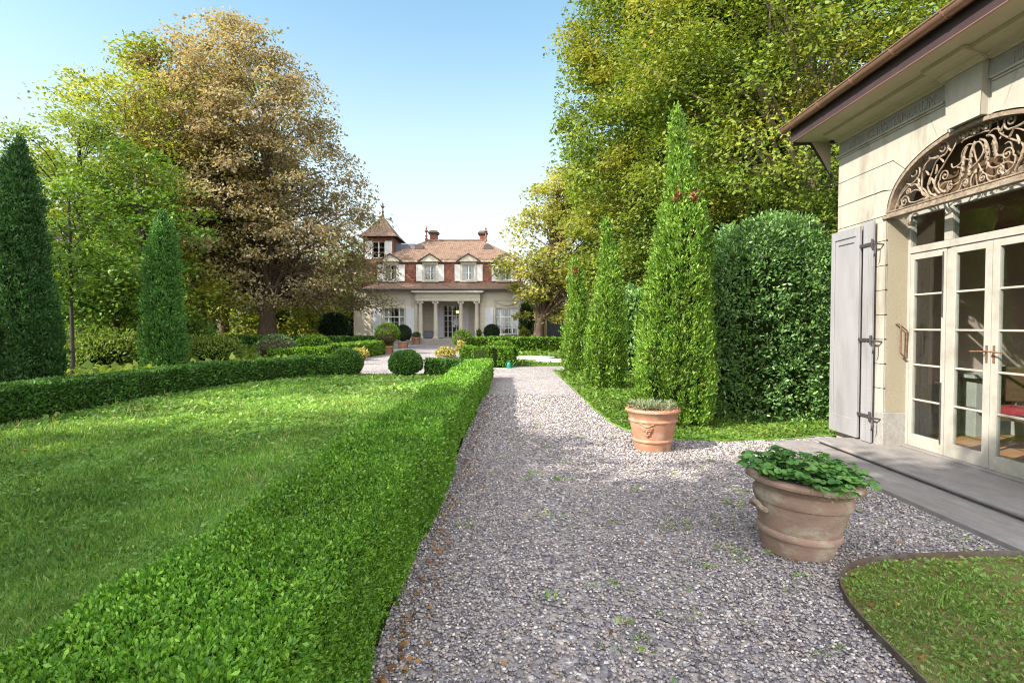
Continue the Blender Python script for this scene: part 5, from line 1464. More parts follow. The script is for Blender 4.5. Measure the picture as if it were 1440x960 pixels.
def drive_pot(x, y, r, h, label, pm, name='flower_pot'):
    t = thing(name, label, 'plant pot', (x, y, 0))
    MB().lathe([(r * 0.66, 0), (r * 0.72, h * 0.1), (r * 0.9, h * 0.78), (r * 0.93, h * 0.8), (r, h * 0.84), (r, h), (r * 0.88, h), (r * 0.84, h * 0.86), (0.02, h * 0.85)], n=24).build('pot', pm, t, local=True, smooth=True)
    return t
p1 = drive_pot(-7.15, 32.2, 0.36, 0.46, 'orange terracotta pot under a twiggy round box bush', M['terracotta'])
ball('potted_bush', 'twiggy round box bush in an orange pot', (-7.15, 32.2, 0.40), 0.70, 0.62, 0.10, 2400, M['boxlime'], 22, cat='potted plant', zc=0.72, bare=0.55, core='coretwig', stem=0.05)
p2 = drive_pot(-7.85, 40.5, 0.42, 0.5, 'terracotta pot holding a dark clipped ball near the porch', M['terracotta'])
ball('potted_bush', 'dark clipped ball in a terracotta pot near the porch steps', (-7.85, 40.5, 0.45), 0.60, 0.60, 0.10, 2400, M['darkleaf'], 23, cat='potted plant', zc=0.60, lump=0.01, stem=0.05)
drive_pot(-1.72, 45.0, 0.42, 0.5, 'terracotta pot behind the long sunlit hedge', M['terracotta'])
ball('potted_bush', 'dark clipped ball before the garlanded villa window', (-1.72, 45.0, 0.45), 0.64, 0.64, 0.10, 2600, M['darkleaf'], 24, cat='potted plant', zc=0.62, lump=0.01, stem=0.05)
drive_pot(-8.4, 49.2, 0.40, 0.62, 'terracotta pot at the outer porch column with a grey plant', M['terracotta'])
ball('potted_plant', 'grey green bushy plant in a pot at the porch column', (-8.4, 49.2, 0.55), 0.42, 0.3, 0.12, 600, M['greyleaf'], 25, cat='potted plant', zc=0.22, lump=0.1, mass=0.2)
drive_pot(-3.0, 49.6, 0.36, 0.55, 'terracotta pot at the porch column behind the browned shrub', M['terracotta'])
ball('potted_plant', 'small leafy plant in a pot behind the browned shrub', (-3.0, 49.6, 0.5), 0.3, 0.45, 0.12, 500, M['green'], 26, cat='potted plant', zc=0.4, lump=0.12, mass=0.3)
ch = thing('storage_chest', 'slate grey chest standing on the porch between two columns', 'chest', (-7.72, 51.9, 0.45))
MB().box(-0.42, 0.42, -0.25, 0.25, 0.04, 0.62).build('body', M['greyblue'], ch, bevel=0.02, local=True)
MB().box(-0.45, 0.45, -0.28, 0.28, 0.621, 0.68).build('lid', M['greyblue'], ch, bevel=0.015, local=True)
bn = thing('bench', 'low dark bench under the garlanded villa window', 'bench', (-0.2, 50.2, 0))
MB().box(-0.55, 0.55, -0.2, 0.2, 0.42, 0.48).build('seat', M['greyblue'], bn, bevel=0.01, local=True)
MB().box(-0.55, 0.55, 0.16, 0.2, 0.48, 0.86).build('backrest', M['greyblue'], bn, bevel=0.01, local=True)
for sx in (-0.48, 0.48):
    m_ = MB(); m_.box(sx - 0.03, sx + 0.03, -0.18, 0.18, 0, 0.419); m_.build('leg', M['greyblue'], bn, local=True)

sl = MB(); sl.prismz([(0.85 + 1.15 * cos(a) , 27.4 + 1.0 * sin(a)) for a in np.linspace(0, 2 * pi, 17)[:-1]], 0.0, 0.10)
tag(sl.build('stone_slab', M['slab'], None, bevel=0.02), 'flat pale stone cover lying on the far lawn', 'stone slab')
sl = MB(); sl.prismz([(1.9 + 0.9 * cos(a), 25.2 + 0.55 * sin(a)) for a in np.linspace(0, 2 * pi, 15)[:-1]], 0.0, 0.11)
tag(sl.build('stone_slab', M['slab'], None, bevel=0.02), 'second pale stone cover, nearer the cross walk', 'stone slab')
wc = thing('watering_can', 'small green watering can beside the sunlit hedge block', 'watering can', (-0.16, 21.45, 0))
wc.scale = (0.75, 0.75, 0.75)
MB().lathe([(0.12, 0.0), (0.13, 0.02), (0.12, 0.24), (0.09, 0.29), (0.085, 0.30)], n=16).build('body', M['greenpaint'], wc, local=True, smooth=True)
MB().tube([(0.11, 0, 0.05), (0.22, 0, 0.2), (0.34, 0, 0.33)], [0.025, 0.02, 0.018], n=8).build('spout', M['greenpaint'], wc, local=True, smooth=True)
MB().tube([(-0.1, 0, 0.08), (-0.19, 0, 0.18), (-0.12, 0, 0.34), (0.0, 0, 0.36), (0.06, 0, 0.29)], 0.012, n=8).build('handle', M['greenpaint'], wc, local=True, smooth=True)

# ------------------------------------------------------------------ the two big pots by the pavilion
def lionmask(mb, r, az, z, s):
    pass
bp = thing('flower_pot', 'large weathered clay pot with a mossy rim standing before the steps', 'plant pot', (2.02, 4.02, 0))
prof = [(0.245, 0.0), (0.262, 0.006), (0.272, 0.05), (0.295, 0.128), (0.312, 0.134), (0.318, 0.152), (0.312, 0.170), (0.302, 0.178), (0.345, 0.36), (0.358, 0.366), (0.366, 0.385), (0.366, 0.425), (0.356, 0.438), (0.352, 0.452), (0.366, 0.475), (0.405, 0.497), (0.428, 0.505), (0.432, 0.522), (0.422, 0.540), (0.395, 0.548), (0.358, 0.545), (0.345, 0.51), (0.02, 0.50)]
MB().lathe(prof, n=56, wob=0.004).build('pot', M['terraold'], bp, local=True, smooth=True)
MB().lathe([(0.352, 0.50), (0.360, 0.556), (0.366, 0.556), (0.366, 0.50)], n=48).build('liner', M['rubber'], bp, local=True, smooth=True)
MB().lathe([(0.345, 0.48), (0.3, 0.525), (0.02, 0.53)], n=24).build('soil', M['soil'], bp, local=True, smooth=True)
for sg in (-1, 1):
    m_ = MB(); az = 0.35 if sg > 0 else pi + 0.1
    c, s = cos(az), sin(az)
    pts = [(0.325, -0.07, 0.30), (0.375, -0.075, 0.32), (0.388, -0.03, 0.345), (0.388, 0.03, 0.345), (0.375, 0.075, 0.32), (0.325, 0.07, 0.30)]
    m_.tube([(a * c - b * s, a * s + b * c, z) for a, b, z in pts], 0.020, n=8)
    m_.build('handle', M['terraold'], bp, local=True, smooth=True)
rng = np.random.default_rng(31)
n = 800
a = 4.2 + 1.9 * rng.random(n)
rr = 0.40 + rng.normal(0, 0.016, n)
P = np.stack([rr * np.cos(a), rr * np.sin(a), 0.528 - 0.9 * np.maximum(rr - 0.41, 0) + rng.normal(0, 0.012, n)], 1)
V, F, r = surface_leaves(rng, P, np.tile((0, -0.2, 1.0), (n, 1)), 0.022, rand=0.8, depth=0.01)
raw_mesh('rim_moss', V, F, M['moss'], bp, r, off=(0, 0, 0))
bp.rotation_euler = (radians(1.2), radians(4.2), 0); bp.scale = (0.89, 0.89, 1.0)

def rosette_leaves(rng, n, R, z0, hgt, size, three=True, spread=0.7):
    """stems with rounded, slightly cupped leaflets"""
    Vs, Fs, Rs, b = [], [], [], 0
    st = MB()
    k = 8
    for i in range(n):
        a = rng.random() * 6.283; q = sqrt(rng.random()); base = np.array((R * 0.75 * q * cos(a), R * 0.75 * q * sin(a), z0))
        out = np.array((cos(a), sin(a), 0)) * (0.25 + spread * q) + rng.normal(0, 0.35, 3) * np.array((1, 1, 0))
        tip = base + out * hgt * 0.9 + np.array((0, 0, hgt * (0.65 + 0.6 * rng.random()) * (1.05 - 0.55 * q)))
        st.tube([base, (base + tip) / 2 + np.array((0, 0, hgt * 0.15)), tip], 0.003, n=4, cap=False)
        h = math.atan2(out[1], out[0]) + rng.normal(0, 0.3); rn = rng.random()
        for j in ((-1, 0, 1) if three else (0,)):
            s = size * (0.7 + 0.6 * rng.random()); ha = h + j * 1.35
            d = np.array((cos(ha), sin(ha), -0.15 - 0.35 * rng.random() * q)); d /= np.linalg.norm(d)
            u = np.cross(d, (rng.normal(0, .3), rng.normal(0, .3), 1.0)); u /= np.linalg.norm(u); nn = np.cross(u, d)
            pts = [tip + d * s * 0.08]
            for t in np.linspace(0, pi, k + 1):
                x = s * (0.5 - 0.5 * cos(t)); yv = s * 0.46 * sin(t) ** 0.75
                pts += [tip + d * x + u * yv + nn * yv * 0.25, tip + d * x - nn * 0.02 * s, tip + d * x - u * yv + nn * yv * 0.25]
            pts = np.array(pts[1:]); m = len(pts) // 3
            for q_ in range(m - 1):
                c = b + q_ * 3
                Fs += [(c, c + 1, c + 4, c + 3), (c + 1, c + 2, c + 5, c + 4)]
            Vs.append(pts); Rs.append(np.full(len(pts), np.clip(rn + rng.normal(0, .12), 0, 1))); b += len(pts)
    return np.concatenate(Vs), np.array(Fs), np.concatenate(Rs), st
sp = thing('strawberry_plant', 'leafy green strawberry plants filling the large weathered pot', 'potted plant', (2.05, 4.02, 0.50))
V, F, r, st = rosette_leaves(np.random.default_rng(32), 230, 0.29, 0.0, 0.18, 0.050)
raw_mesh('foliage', V, F, M['strawberry'], sp, r, off=(0, 0, 0), smooth=True)
st.build('stem', M['strawberry'], sp, local=True)
sp.rotation_euler = (radians(1.2), radians(4.2), 0)

op = thing('flower_pot', 'orange terracotta pot with a relief mask, near the conical conifer', 'plant pot', (1.80, 7.32, 0))
prof = [(0.205, 0.0), (0.222, 0.006), (0.245, 0.118), (0.258, 0.124), (0.264, 0.140), (0.258, 0.156), (0.252, 0.162), (0.296, 0.372), (0.306, 0.378), (0.312, 0.395), (0.306, 0.410), (0.300, 0.418), (0.312, 0.470), (0.338, 0.498), (0.350, 0.512), (0.350, 0.528), (0.336, 0.545), (0.305, 0.548), (0.292, 0.52), (0.02, 0.51)]
MB().lathe(prof, n=48, wob=0.003).build('pot', M['terracotta'], op, local=True, smooth=True)
MB().lathe([(0.292, 0.49), (0.02, 0.535)], n=24).build('soil', M['soil'], op, local=True, smooth=True)
# relief: shield with a grinning face under a garland
m_ = MB(); az0 = radians(242)
def on_pot(u, v, d):
    rad = 0.252 + (v - 0.162) * (0.296 - 0.252) / 0.21 + d; a = az0 + u / 0.275
    return (rad * cos(a), rad * sin(a), v)
sh_ = [(-0.075, 0.335), (-0.055, 0.275), (-0.03, 0.225), (0.0, 0.195), (0.03, 0.225), (0.055, 0.275), (0.075, 0.335), (0.03, 0.325), (0.0, 0.31), (-0.03, 0.325)]
nq = len(sh_)
m_.add([on_pot(u, v, 0.004) for u, v in sh_] + [on_pot(u * 0.8, 0.27 + (v - 0.27) * 0.8, 0.02) for u, v in sh_], [tuple(range(nq, 2 * nq))] + [(i, (i + 1) % nq, (i + 1) % nq + nq, i + nq) for i in range(nq)])
m_.tube([on_pot(u, 0.355 - 0.02 * cos(u * 35), 0.004) for u in np.linspace(-0.085, 0.085, 11)], 0.010, n=6)
for u in (-0.027, 0.027):
    m_.tube([on_pot(u - 0.016, 0.290, 0.020), on_pot(u, 0.296, 0.026), on_pot(u + 0.016, 0.290, 0.020)], 0.008, n=6)
    m_.tube([on_pot(u * 1.7, 0.325, 0.014), on_pot(u * 1.2, 0.318, 0.022), on_pot(u * 0.4, 0.306, 0.018)], 0.008, n=6)
m_.tube([on_pot(0, 0.295, 0.022), on_pot(0, 0.268, 0.032), on_pot(0, 0.262, 0.024)], [0.006, 0.010, 0.008], n=6)
m_.tube([on_pot(u, 0.238 + 6 * u * u, 0.020) for u in np.linspace(-0.035, 0.035, 7)], 0.007, n=6)
m_.build('relief_mask', M['terracotta'], op, local=True, smooth=True)
rng = np.random.default_rng(33)
n = 900; a = rng.random(n) * 6.283; q = np.sqrt(rng.random(n)) * 0.29
P = np.stack([q * np.cos(a), q * np.sin(a), 0.545 + 0.05 * rng.random(n)], 1)
V, F, r = leaf_geo(P, np.stack([np.cos(a) * .5, np.sin(a) * .5, np.ones(n)], 1) + rng.normal(0, .5, (n, 3)), rng.normal(0, 1, (n, 3)), 0.05 * (0.5 + rng.random(n)), 0.018)
sd = thing('sedum_plant', 'low grey green plants in the orange terracotta pot', 'potted plant', (1.80, 7.32, 0))
raw_mesh('foliage', V, F, M['sedum'], sd, r, off=(0, 0, 0))
n = 500; a = rng.random(n) * 6.283; rr = 0.325 + rng.normal(0, 0.012, n)
P = np.stack([rr * np.cos(a), rr * np.sin(a), 0.546 + rng.normal(0, 0.008, n)], 1)
V, F, r = surface_leaves(rng, P, np.tile((0, 0, 1.0), (n, 1)), 0.020, rand=0.8, depth=0.01)
raw_mesh('rim_litter', V, F, M['fallen'], op, r, off=(0, 0, 0))

# ------------------------------------------------------------------ conifers
conifer('conifer', 'tall conical thuja with a brown dead sprig, behind the orange pot', (2.62, 9.15, 0), [(0.02, 0.46), (0.25, 0.58), (0.8, 0.63), (1.5, 0.57), (2.2, 0.46), (2.8, 0.42), (3.4, 0.33), (3.7, 0.24), (4.3, 0.17), (4.85, 0.08), (5.05, 0.02)], 0.062, 62000, M['thuja'], 41, lump=0.17, dead=[(4.2, 3.62, 0.06, 60), (5.0, 3.6, 0.055, 50)])
conifer('conifer', 'slender green thuja between the dead-topped one and the tallest', (2.40, 14.6, 0), [(0.02, 0.36), (0.3, 0.47), (0.9, 0.50), (1.6, 0.44), (2.5, 0.33), (3.3, 0.21), (3.9, 0.10), (4.3, 0.02)], 0.085, 28000, M['thuja'], 42, lump=0.16)
conifer('conifer', 'short thuja with a brown dead top beside the path end', (2.12, 19.2, 0), [(0.02, 0.30), (0.3, 0.38), (1.0, 0.42), (1.8, 0.37), (2.6, 0.28), (3.2, 0.18), (3.75, 0.05)], 0.095, 20000, M['thuja'], 43, lump=0.16, dead=[(4.5, 3.45, 0.08, 120)])
conifer('conifer', 'huge dark column thuja behind the curved hedge', (-10.95, 12.6, 0), [(0.02, 0.63), (0.6, 0.67), (1.5, 0.64), (2.6, 0.58), (3.7, 0.50), (4.5, 0.40), (5.1, 0.27), (5.5, 0.12), (5.7, 0.02)], 0.085, 56000, M['thuja_shaded'], 44, lump=0.15)
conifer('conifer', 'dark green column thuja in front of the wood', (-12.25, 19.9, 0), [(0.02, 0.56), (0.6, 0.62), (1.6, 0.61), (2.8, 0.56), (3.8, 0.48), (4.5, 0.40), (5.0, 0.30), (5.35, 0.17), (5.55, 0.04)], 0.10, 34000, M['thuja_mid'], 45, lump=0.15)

# clipped laurel mass by the pavilion
def block_shrub(name, label, loc, hx, hy, h, leaf, n, m, seed):
    rng = np.random.default_rng(seed)
    root = thing(name, label, 'hedge', loc)
    d = rng.random((n, 3)) * 2 - 1
    ax = rng.choice(5, n, p=[0.2, 0.2, 0.22, 0.22, 0.16])
    d[ax == 0, 0] = -1; d[ax == 1, 0] = 1; d[ax == 2, 1] = -1; d[ax == 3, 1] = 1; d[ax == 4, 2] = 1
    e = np.abs(d) ** 3.2; lowh = d[:, 2] < 0; e[lowh, 2] = 0
    P = d / e.sum(axis=1, keepdims=True) ** (1 / 3.2); P[lowh, 2] = d[lowh, 2]
    sc = 1 + 0.05 * wob(P, 1.8, seed) + 0.05 * wob(P, 4.5, seed + 2) + 0.03 * rng.random(n)
    W = P * sc[:, None] * np.array((hx, hy, h * 0.5)); W[:, 2] += h * 0.5; W[:, 2] *= 1 - 0.13 * np.clip(-P[:, 0] - 0.1, 0, 1) ** 1.5 - 0.05 * np.clip(P[:, 0], 0, 1) ** 2 + 0.03 * wob(np.stack([P[:, 0] * 3, P[:, 1] * 3, P[:, 1]], 1), 1.0, 4); taper = 1 - 0.10 * (W[:, 2] / h - 0.5)
    W[:, :2] *= taper[:, None]; W[:, 2] = np.maximum(W[:, 2], 0.04)
    V, F, r = tufts(rng, W, norm(np.sign(P) * np.abs(P) ** 2.2 * np.where(P[:, 2:3] < 0, np.array((1, 1, 0.0)), 1.0) / np.array((hx, hy, h / 2))), 9, leaf * 0.55, leaf, 0.35, tuft_rand=0.4, leaf_rand=0.5, aspect=0.48, depth=0.13)
    mb = MB(); sec = [(-0.45, 0.06), (-0.66, 0.3), (-0.6, 0.66), (-0.35, 0.80), (0.35, 0.80), (0.6, 0.66), (0.66, 0.3), (0.45, 0.06)]
    mb.prism(Plane('y', 0), [(a * hx, z * h) for a, z in sec], -hy * 0.55, hy * 0.55)
    mb.build('dark_core', M['core'], root, local=True)
    raw_mesh('foliage', V, F, m, root, r, off=(0, 0, 0))
    return root
block_shrub('laurel_hedge', 'high clipped blue green hedge next to the pavilion corner', (4.45, 10.3, 0), 1.20, 0.92, 3.45, 0.070, 6200, M['yew'], 51)

# ------------------------------------------------------------------ trees
make_tree('chestnut_tree', 'large autumn brown horse chestnut in front of the villa wing', 'tree', (-17.3, 40, 0),
          [(3.2, 5.4, 2.5, 0), (5, 7.0, 1.2, 0), (8, 6.9, 0.4, 0), (12, 6.7, -0.6, 0), (15.5, 6.5, -1.4, 0), (18.5, 5.4, -1.9, 0), (20.9, 3.6, -2.0, 0), (22.5, 1.3, -2.0, 0)], 0.58, 17, 640, 140, 0.22, M['chestnut'], M['bark'], 61, limbs=130, csize=0.95, flat=0.5, droop=0.5, shell=0.40, wild=0.55)
make_tree('chestnut_tree', 'bronze and green chestnut behind the dark column thuja', 'tree', (-20.6, 37.5, 0),
          [(4.0, 3.5, 0, 0), (7, 4.8, -0.2, 0), (10, 4.8, -0.2, 0), (13, 3.4, 0, 0), (15.5, 1.2, 0, 0)], 0.36, 12, 190, 200, 0.22, M['chestnut2'], M['barkdark'], 62, limbs=60, csize=1.1, flat=0.45, droop=0.4)
make_tree('maple_tree', 'sunlit yellow green tree rising over the wood edge', 'tree', (-25.0, 38, 0),
          [(4, 3.5, 0, 0), (8, 5.2, 0, 0), (12, 5.8, 0, 0), (16, 4.6, 0.5, 0), (19, 2.6, 0.8, 0), (20.6, 0.6, 0.8, 0)], 0.30, 16, 240, 200, 0.22, M['lime'], M['bark'], 63, limbs=50, csize=1.15, flat=0.45, droop=0.25)
make_tree('maple_tree', 'wide airy maple with sky gaps behind the huge dark thuja', 'tree', (-22.0, 29, 0),
          [(3.5, 3.0, 0, 0), (6, 4.4, 0, 0), (8.5, 4.6, 0, 0), (10.5, 3.6, 0.4, 0), (12.2, 1.6, 1.2, 0)], 0.22, 11, 120, 170, 0.17, M['maple'], M['barkdark'], 64, limbs=45, csize=1.0, flat=0.4, droop=0.25)
make_tree('maple_tree', 'tall bright green tree showing above the chestnut shoulder', 'tree', (-25.5, 50, 0),
          [(6, 4, 0, 0), (12, 6.2, 0, 0), (18, 6.0, 0, 0), (22, 4.4, 0, 0), (25, 1.5, 0.2, 0)], 0.4, 20, 230, 190, 0.26, M['lime'], M['bark'], 65, limbs=45, csize=1.3, flat=0.45)
make_tree('leaning_tree', 'dark ivy-clad tree with one limb slanting over the wood edge', 'tree', (-17.6, 27, 0),
          [(3.0, 2.4, -0.5, 0), (5, 3.2, -0.8, 0), (7.5, 3.2, -0.6, 0), (10, 1.6, 0, 0)], 0.30, 8, 70, 100, 0.22, M['green'], M['barkdark'], 66, limbs=20, csize=0.9, flat=0.4, extra_limbs=[([(0.2, -1.2, 2.9), (-1.2, -1.4, 4.2), (-2.4, -1.5, 5.3), (-3.6, -1.5, 5.9)], 0.30, 0.13)])
make_tree('young_tree', 'thin young tree with a straight bare stem by the hedge', 'tree', (-14.3, 18.4, 0),
          [(2.6, 0.7, 0, 0), (4, 1.3, 0, 0), (5.2, 1.3, 0, 0), (6.4, 0.4, 0, 0)], 0.042, 5.6, 46, 80, 0.15, M['green'], M['barkdark'], 67, limbs=14, csize=0.55, flat=0.4)
make_tree('hazel_bush', 'sunlit yellow green hazel below the airy maple', 'tree', (-19.5, 31, 0),
          [(0.3, 2.4, 0, 0), (2, 3.4, 0, 0), (4, 3.2, 0, 0), (6, 1.8, 0, 0), (7, 0.5, 0, 0)], 0.12, 5, 130, 110, 0.24, M['lime'], M['barkdark'], 68, limbs=20, csize=0.9, flat=0.45)
make_tree('hazel_bush', 'leafy green hazel beside the thin young tree', 'tree', (-16.4, 23.5, 0),
          [(0.2, 1.6, 0, 0), (1.6, 2.3, 0, 0), (3.2, 2.2, 0, 0), (4.8, 1.2, 0, 0), (5.6, 0.4, 0, 0)], 0.09, 4, 90, 100, 0.20, M['green'], M['barkdark'], 69, limbs=18, csize=0.75, flat=0.45)
make_tree('hazel_bush', 'glowing yellow green thicket beneath the chestnut crown', 'tree', (-22.0, 52, 0),
          [(0.3, 4.5, 0, 0), (3, 6.0, 0, 0), (6, 5.0, 0, 0), (8.5, 2, 0, 0)], 0.2, 6, 150, 110, 0.36, M['lime'], M['barkdark'], 70, limbs=16, csize=1.2, flat=0.5)
make_tree('hazel_bush', 'bright thicket filling the gap between chestnut trunk and villa', 'tree', (-17.0, 60, 0),
          [(0.3, 4.0, 0, 0), (3, 5.2, 0, 0), (6.5, 4.6, 0, 0), (9.5, 1.5, 0, 0)], 0.2, 6, 150, 110, 0.38, M['lime'], M['barkdark'], 71, limbs=16, csize=1.2, flat=0.5)
ball('dark_shrub', 'dark purple green shrub at the villa corner', (-14.9, 47.5, 0), 1.35, 1.45, 0.2, 2600, M['darkleaf'], 72, zc=1.35, lump=0.08, mass=0.1)
ball('undergrowth_shrub', 'leafy green shrub at the foot of the dark column thuja', (-13.2, 25.0, 0), 1.5, 0.8, 0.12, 3400, M['maple'], 73, zc=0.5, lump=0.12, mass=0.25)
ball('undergrowth_shrub', 'pale green undergrowth behind the thin young tree', (-15.6, 21.5, 0), 1.7, 1.0, 0.12, 4000, M['maple'], 74, zc=0.6, lump=0.14, mass=0.3)
ball('undergrowth_shrub', 'green undergrowth between thuja and bronze chestnut', (-17.5, 30.5, 0), 1.6, 1.4, 0.16, 3000, M['green'], 75, zc=1.0, lump=0.12, mass=0.25)

make_tree('linden_tree', 'tall yellow green tree towering over the conical conifer', 'tree', (8.0, 28, 0),
          [(1.2, 4.2, 0, 0), (4, 4.9, 0, 0), (8, 5.2, 0, 0), (13, 5.3, 0, 0), (18, 5.2, 0, 0), (22, 4.0, 0, 0), (25, 1.2, 0, 0)], 0.5, 20, 800, 250, 0.165, M['linden'], M['bark'], 81, limbs=70, csize=0.9, flat=0.5, droop=0.4, shell=0.36, wild=0.5)
make_tree('linden_tree', 'broad green tree with a pale trunk behind the clipped hedge', 'tree', (11.6, 22.5, 0),
          [(4.6, 5.0, 0, 0), (7, 7.0, 0, 0), (11, 7.6, 0, 0), (15, 7.2, 0, 0), (19, 5.0, 0, 0), (22, 1.5, 0, 0)], 0.46, 17, 820, 290, 0.145, M['linden'], M['barkpale'], 82, limbs=80, csize=0.95, flat=0.5, droop=0.4, shell=0.40, wild=0.6)
make_tree('linden_tree', 'shaded deep green tree filling the gap behind the other two', 'tree', (13.5, 38, 0),
          [(1.5, 6.5, 0, 0), (6, 8.5, 0, 0), (12, 9.0, 0, 0), (18, 7.5, 0, 0), (23, 3.0, 0, 0)], 0.5, 19, 420, 150, 0.34, M['green'], M['barkdark'], 83, limbs=50, csize=1.3, flat=0.5, droop=0.35)
make_tree('walnut_tree', 'pale yellow leaved tree beside the villa and ochre outbuilding', 'tree', (2.0, 46.5, 0),
          [(2.2, 2.8, 1.4, 0), (4, 3.9, 1.6, 0), (7, 4.5, 1.7, 0), (10, 4.1, 1.9, 0), (12.5, 3.0, 2.3, 0), (14.6, 1.2, 2.6, 0)], 0.42, 11, 170, 130, 0.30, M['pale'], M['bark'], 84, limbs=70, csize=0.95, flat=0.45, droop=0.4, lean=(2.0, 0))
make_tree('linden_tree', 'dark tree standing behind the walnut and the outbuilding', 'tree', (9.5, 54, 0),
          [(1.5, 4.0, 0, 0), (5, 5.2, 0, 0), (10, 5.0, 0, 0), (14, 3.0, 0, 0), (16, 0.8, 0, 0)], 0.4, 12, 150, 120, 0.36, M['green'], M['barkdark'], 85, limbs=30, csize=1.2, flat=0.5)
ball('pale_shrub', 'pale olive shrub rising between the slender and the tallest thuja', (3.55, 17.0, 0), 0.95, 1.5, 0.15, 3600, M['yew'], 86, zc=1.35, lump=0.07, mass=0.12)
ball('dark_shrub', 'dark shrub in the shade behind the clipped hedge', (8.2, 16.0, 0), 2.6, 2.2, 0.22, 3200, M['darkleaf'], 87, zc=1.9, lump=0.12, mass=0.2)
ball('dark_shrub', 'deep green shrub under the pale trunked tree', (13.5, 19.0, 0), 3.0, 2.6, 0.24, 3200, M['ivy'], 88, zc=2.2, lump=0.12, mass=0.2)
ball('ivy', 'dark ivy climbing the villa corner beside the garlanded window', (1.15, 50.9, 0), 0.75, 2.0, 0.22, 1800, M['ivy'], 89, cat='climber', zc=1.9, lump=0.15, mass=0.2, ry=0.6)
ball('leafy_shrub', 'bright green shrub at the foot of the ivy', (0.95, 47.6, 0), 0.6, 0.8, 0.2, 700, M['lime'], 90, zc=0.7, lump=0.12, mass=0.2)
ball('dark_shrub', 'tall dark evergreen next to the ochre outbuilding', (6.3, 57.0, 0), 1.3, 2.8, 0.3, 1800, M['ivy'], 91, zc=2.6, lump=0.1, mass=0.15)

# trees on the sunny side of the lawn, beyond the frame: they throw the broken shade over lawn, hedge and path
make_tree('maple_tree', 'leafy garden tree shading the lawn from the sunny side', 'tree', (-6.2, -1.3, 0),
          [(1.0, 1.6, 0, 0), (2.8, 2.9, 0, 0), (5.2, 3.2, 0, 0), (7.8, 2.4, 0, 0), (9.6, 0.8, 0, 0)], 0.2, 7, 270, 160, 0.20, M['green'], M['bark'], 101, limbs=24, csize=0.8, flat=0.5)
make_tree('maple_tree', 'low spreading garden tree close to the near end of the lawn', 'tree', (-8.6, 2.4, 0),
          [(1.0, 1.4, 0, 0), (2.8, 2.5, 0, 0), (5.0, 2.7, 0, 0), (6.9, 1.9, 0, 0), (8.0, 0.5, 0, 0)], 0.18, 6, 85, 150, 0.20, M['green'], M['bark'], 104, limbs=22, csize=0.8, flat=0.5)
make_tree('maple_tree', 'taller garden tree beyond the near end of the curved hedge', 'tree', (-13.2, 0.8, 0),
          [(1.4, 1.8, 0, 0), (3.5, 3.2, 0, 0), (6.5, 3.6, 0, 0), (9.5, 2.4, 0, 0), (11.0, 0.6, 0, 0)], 0.24, 9, 60, 130, 0.22, M['green'], M['bark'], 102, limbs=24, csize=0.9, flat=0.5)
make_tree('maple_tree', 'round crowned tree outside the curved hedge', 'tree', (-16.5, 9.2, 0),
          [(1.4, 2.2, 0, 0), (4, 3.8, 0, 0), (8, 4.0, 0, 0), (11, 2.6, 0, 0), (12.6, 0.6, 0, 0)], 0.26, 10, 70, 130, 0.24, M['green'], M['bark'], 103, limbs=24, csize=1.0, flat=0.5)

# far wood closing the garden
def wood(name, label, strip, m, leaf, n, seed):
    rng = np.random.default_rng(seed)
    parts = []
    for (x0, x1, y0, y1, h, nn) in strip:
        k = int((abs(x1 - x0) + abs(y1 - y0)) / 2.2) + 2
        for i in range(k):
            t = (i + rng.random() * 0.6) / k; cx, cy = x0 + (x1 - x0) * t, y0 + (y1 - y0) * t + rng.normal(0, 2)
            hh = h * (0.65 + 0.5 * rng.random()); w = 2.6 + 1.8 * rng.random(); c = nn
            d = norm(rng.normal(0, 1, (c, 3))); s = 0.55 + 0.5 * rng.random(c)
            P = d * s[:, None] * np.array((w, w, hh * 0.52)) + np.array((cx, cy, hh * 0.5)); P += wob(P, .8, i)[:, None] * 0.5
            P = P[P[:, 2] > 0.05]; q = len(P)
            D = rng.normal(0, .8, (q, 3)); D[:, 2] -= 0.3
            base = np.clip(0.5 + 0.25 * rng.normal(), 0.1, 0.9)
            parts.append(leaf_geo(P, D, rng.normal(0, .6, (q, 3)) + np.array((0, 0, 1)), leaf * (0.6 + 0.8 * rng.random(q)), leaf * 0.6, np.clip(base + 0.22 * rng.normal(0, 1, q), 0, 1)))
    V, F, r = merge(parts)
    tag(raw_mesh(name, V, F, m, None, r), label, 'wood', kind='stuff')
wood('woods', 'dense green wood closing the garden on its far edge', [(-75, -15, 66, 72, 12, 1000), (-75, -42, 45, 58, 13, 900), (-60, -30, 22, 40, 10, 900), (-40, -22, 16, 24, 4, 500)], M['green'], 0.5, 0, 201)
wood('woods', 'green wood behind villa and outbuilding', [(-14, 60, 78, 70, 8, 700), (16, 45, 62, 40, 16, 900), (18, 40, 40, 20, 14, 800), (24, 26, 16, -14, 8, 600)], M['green'], 0.5, 0, 202)

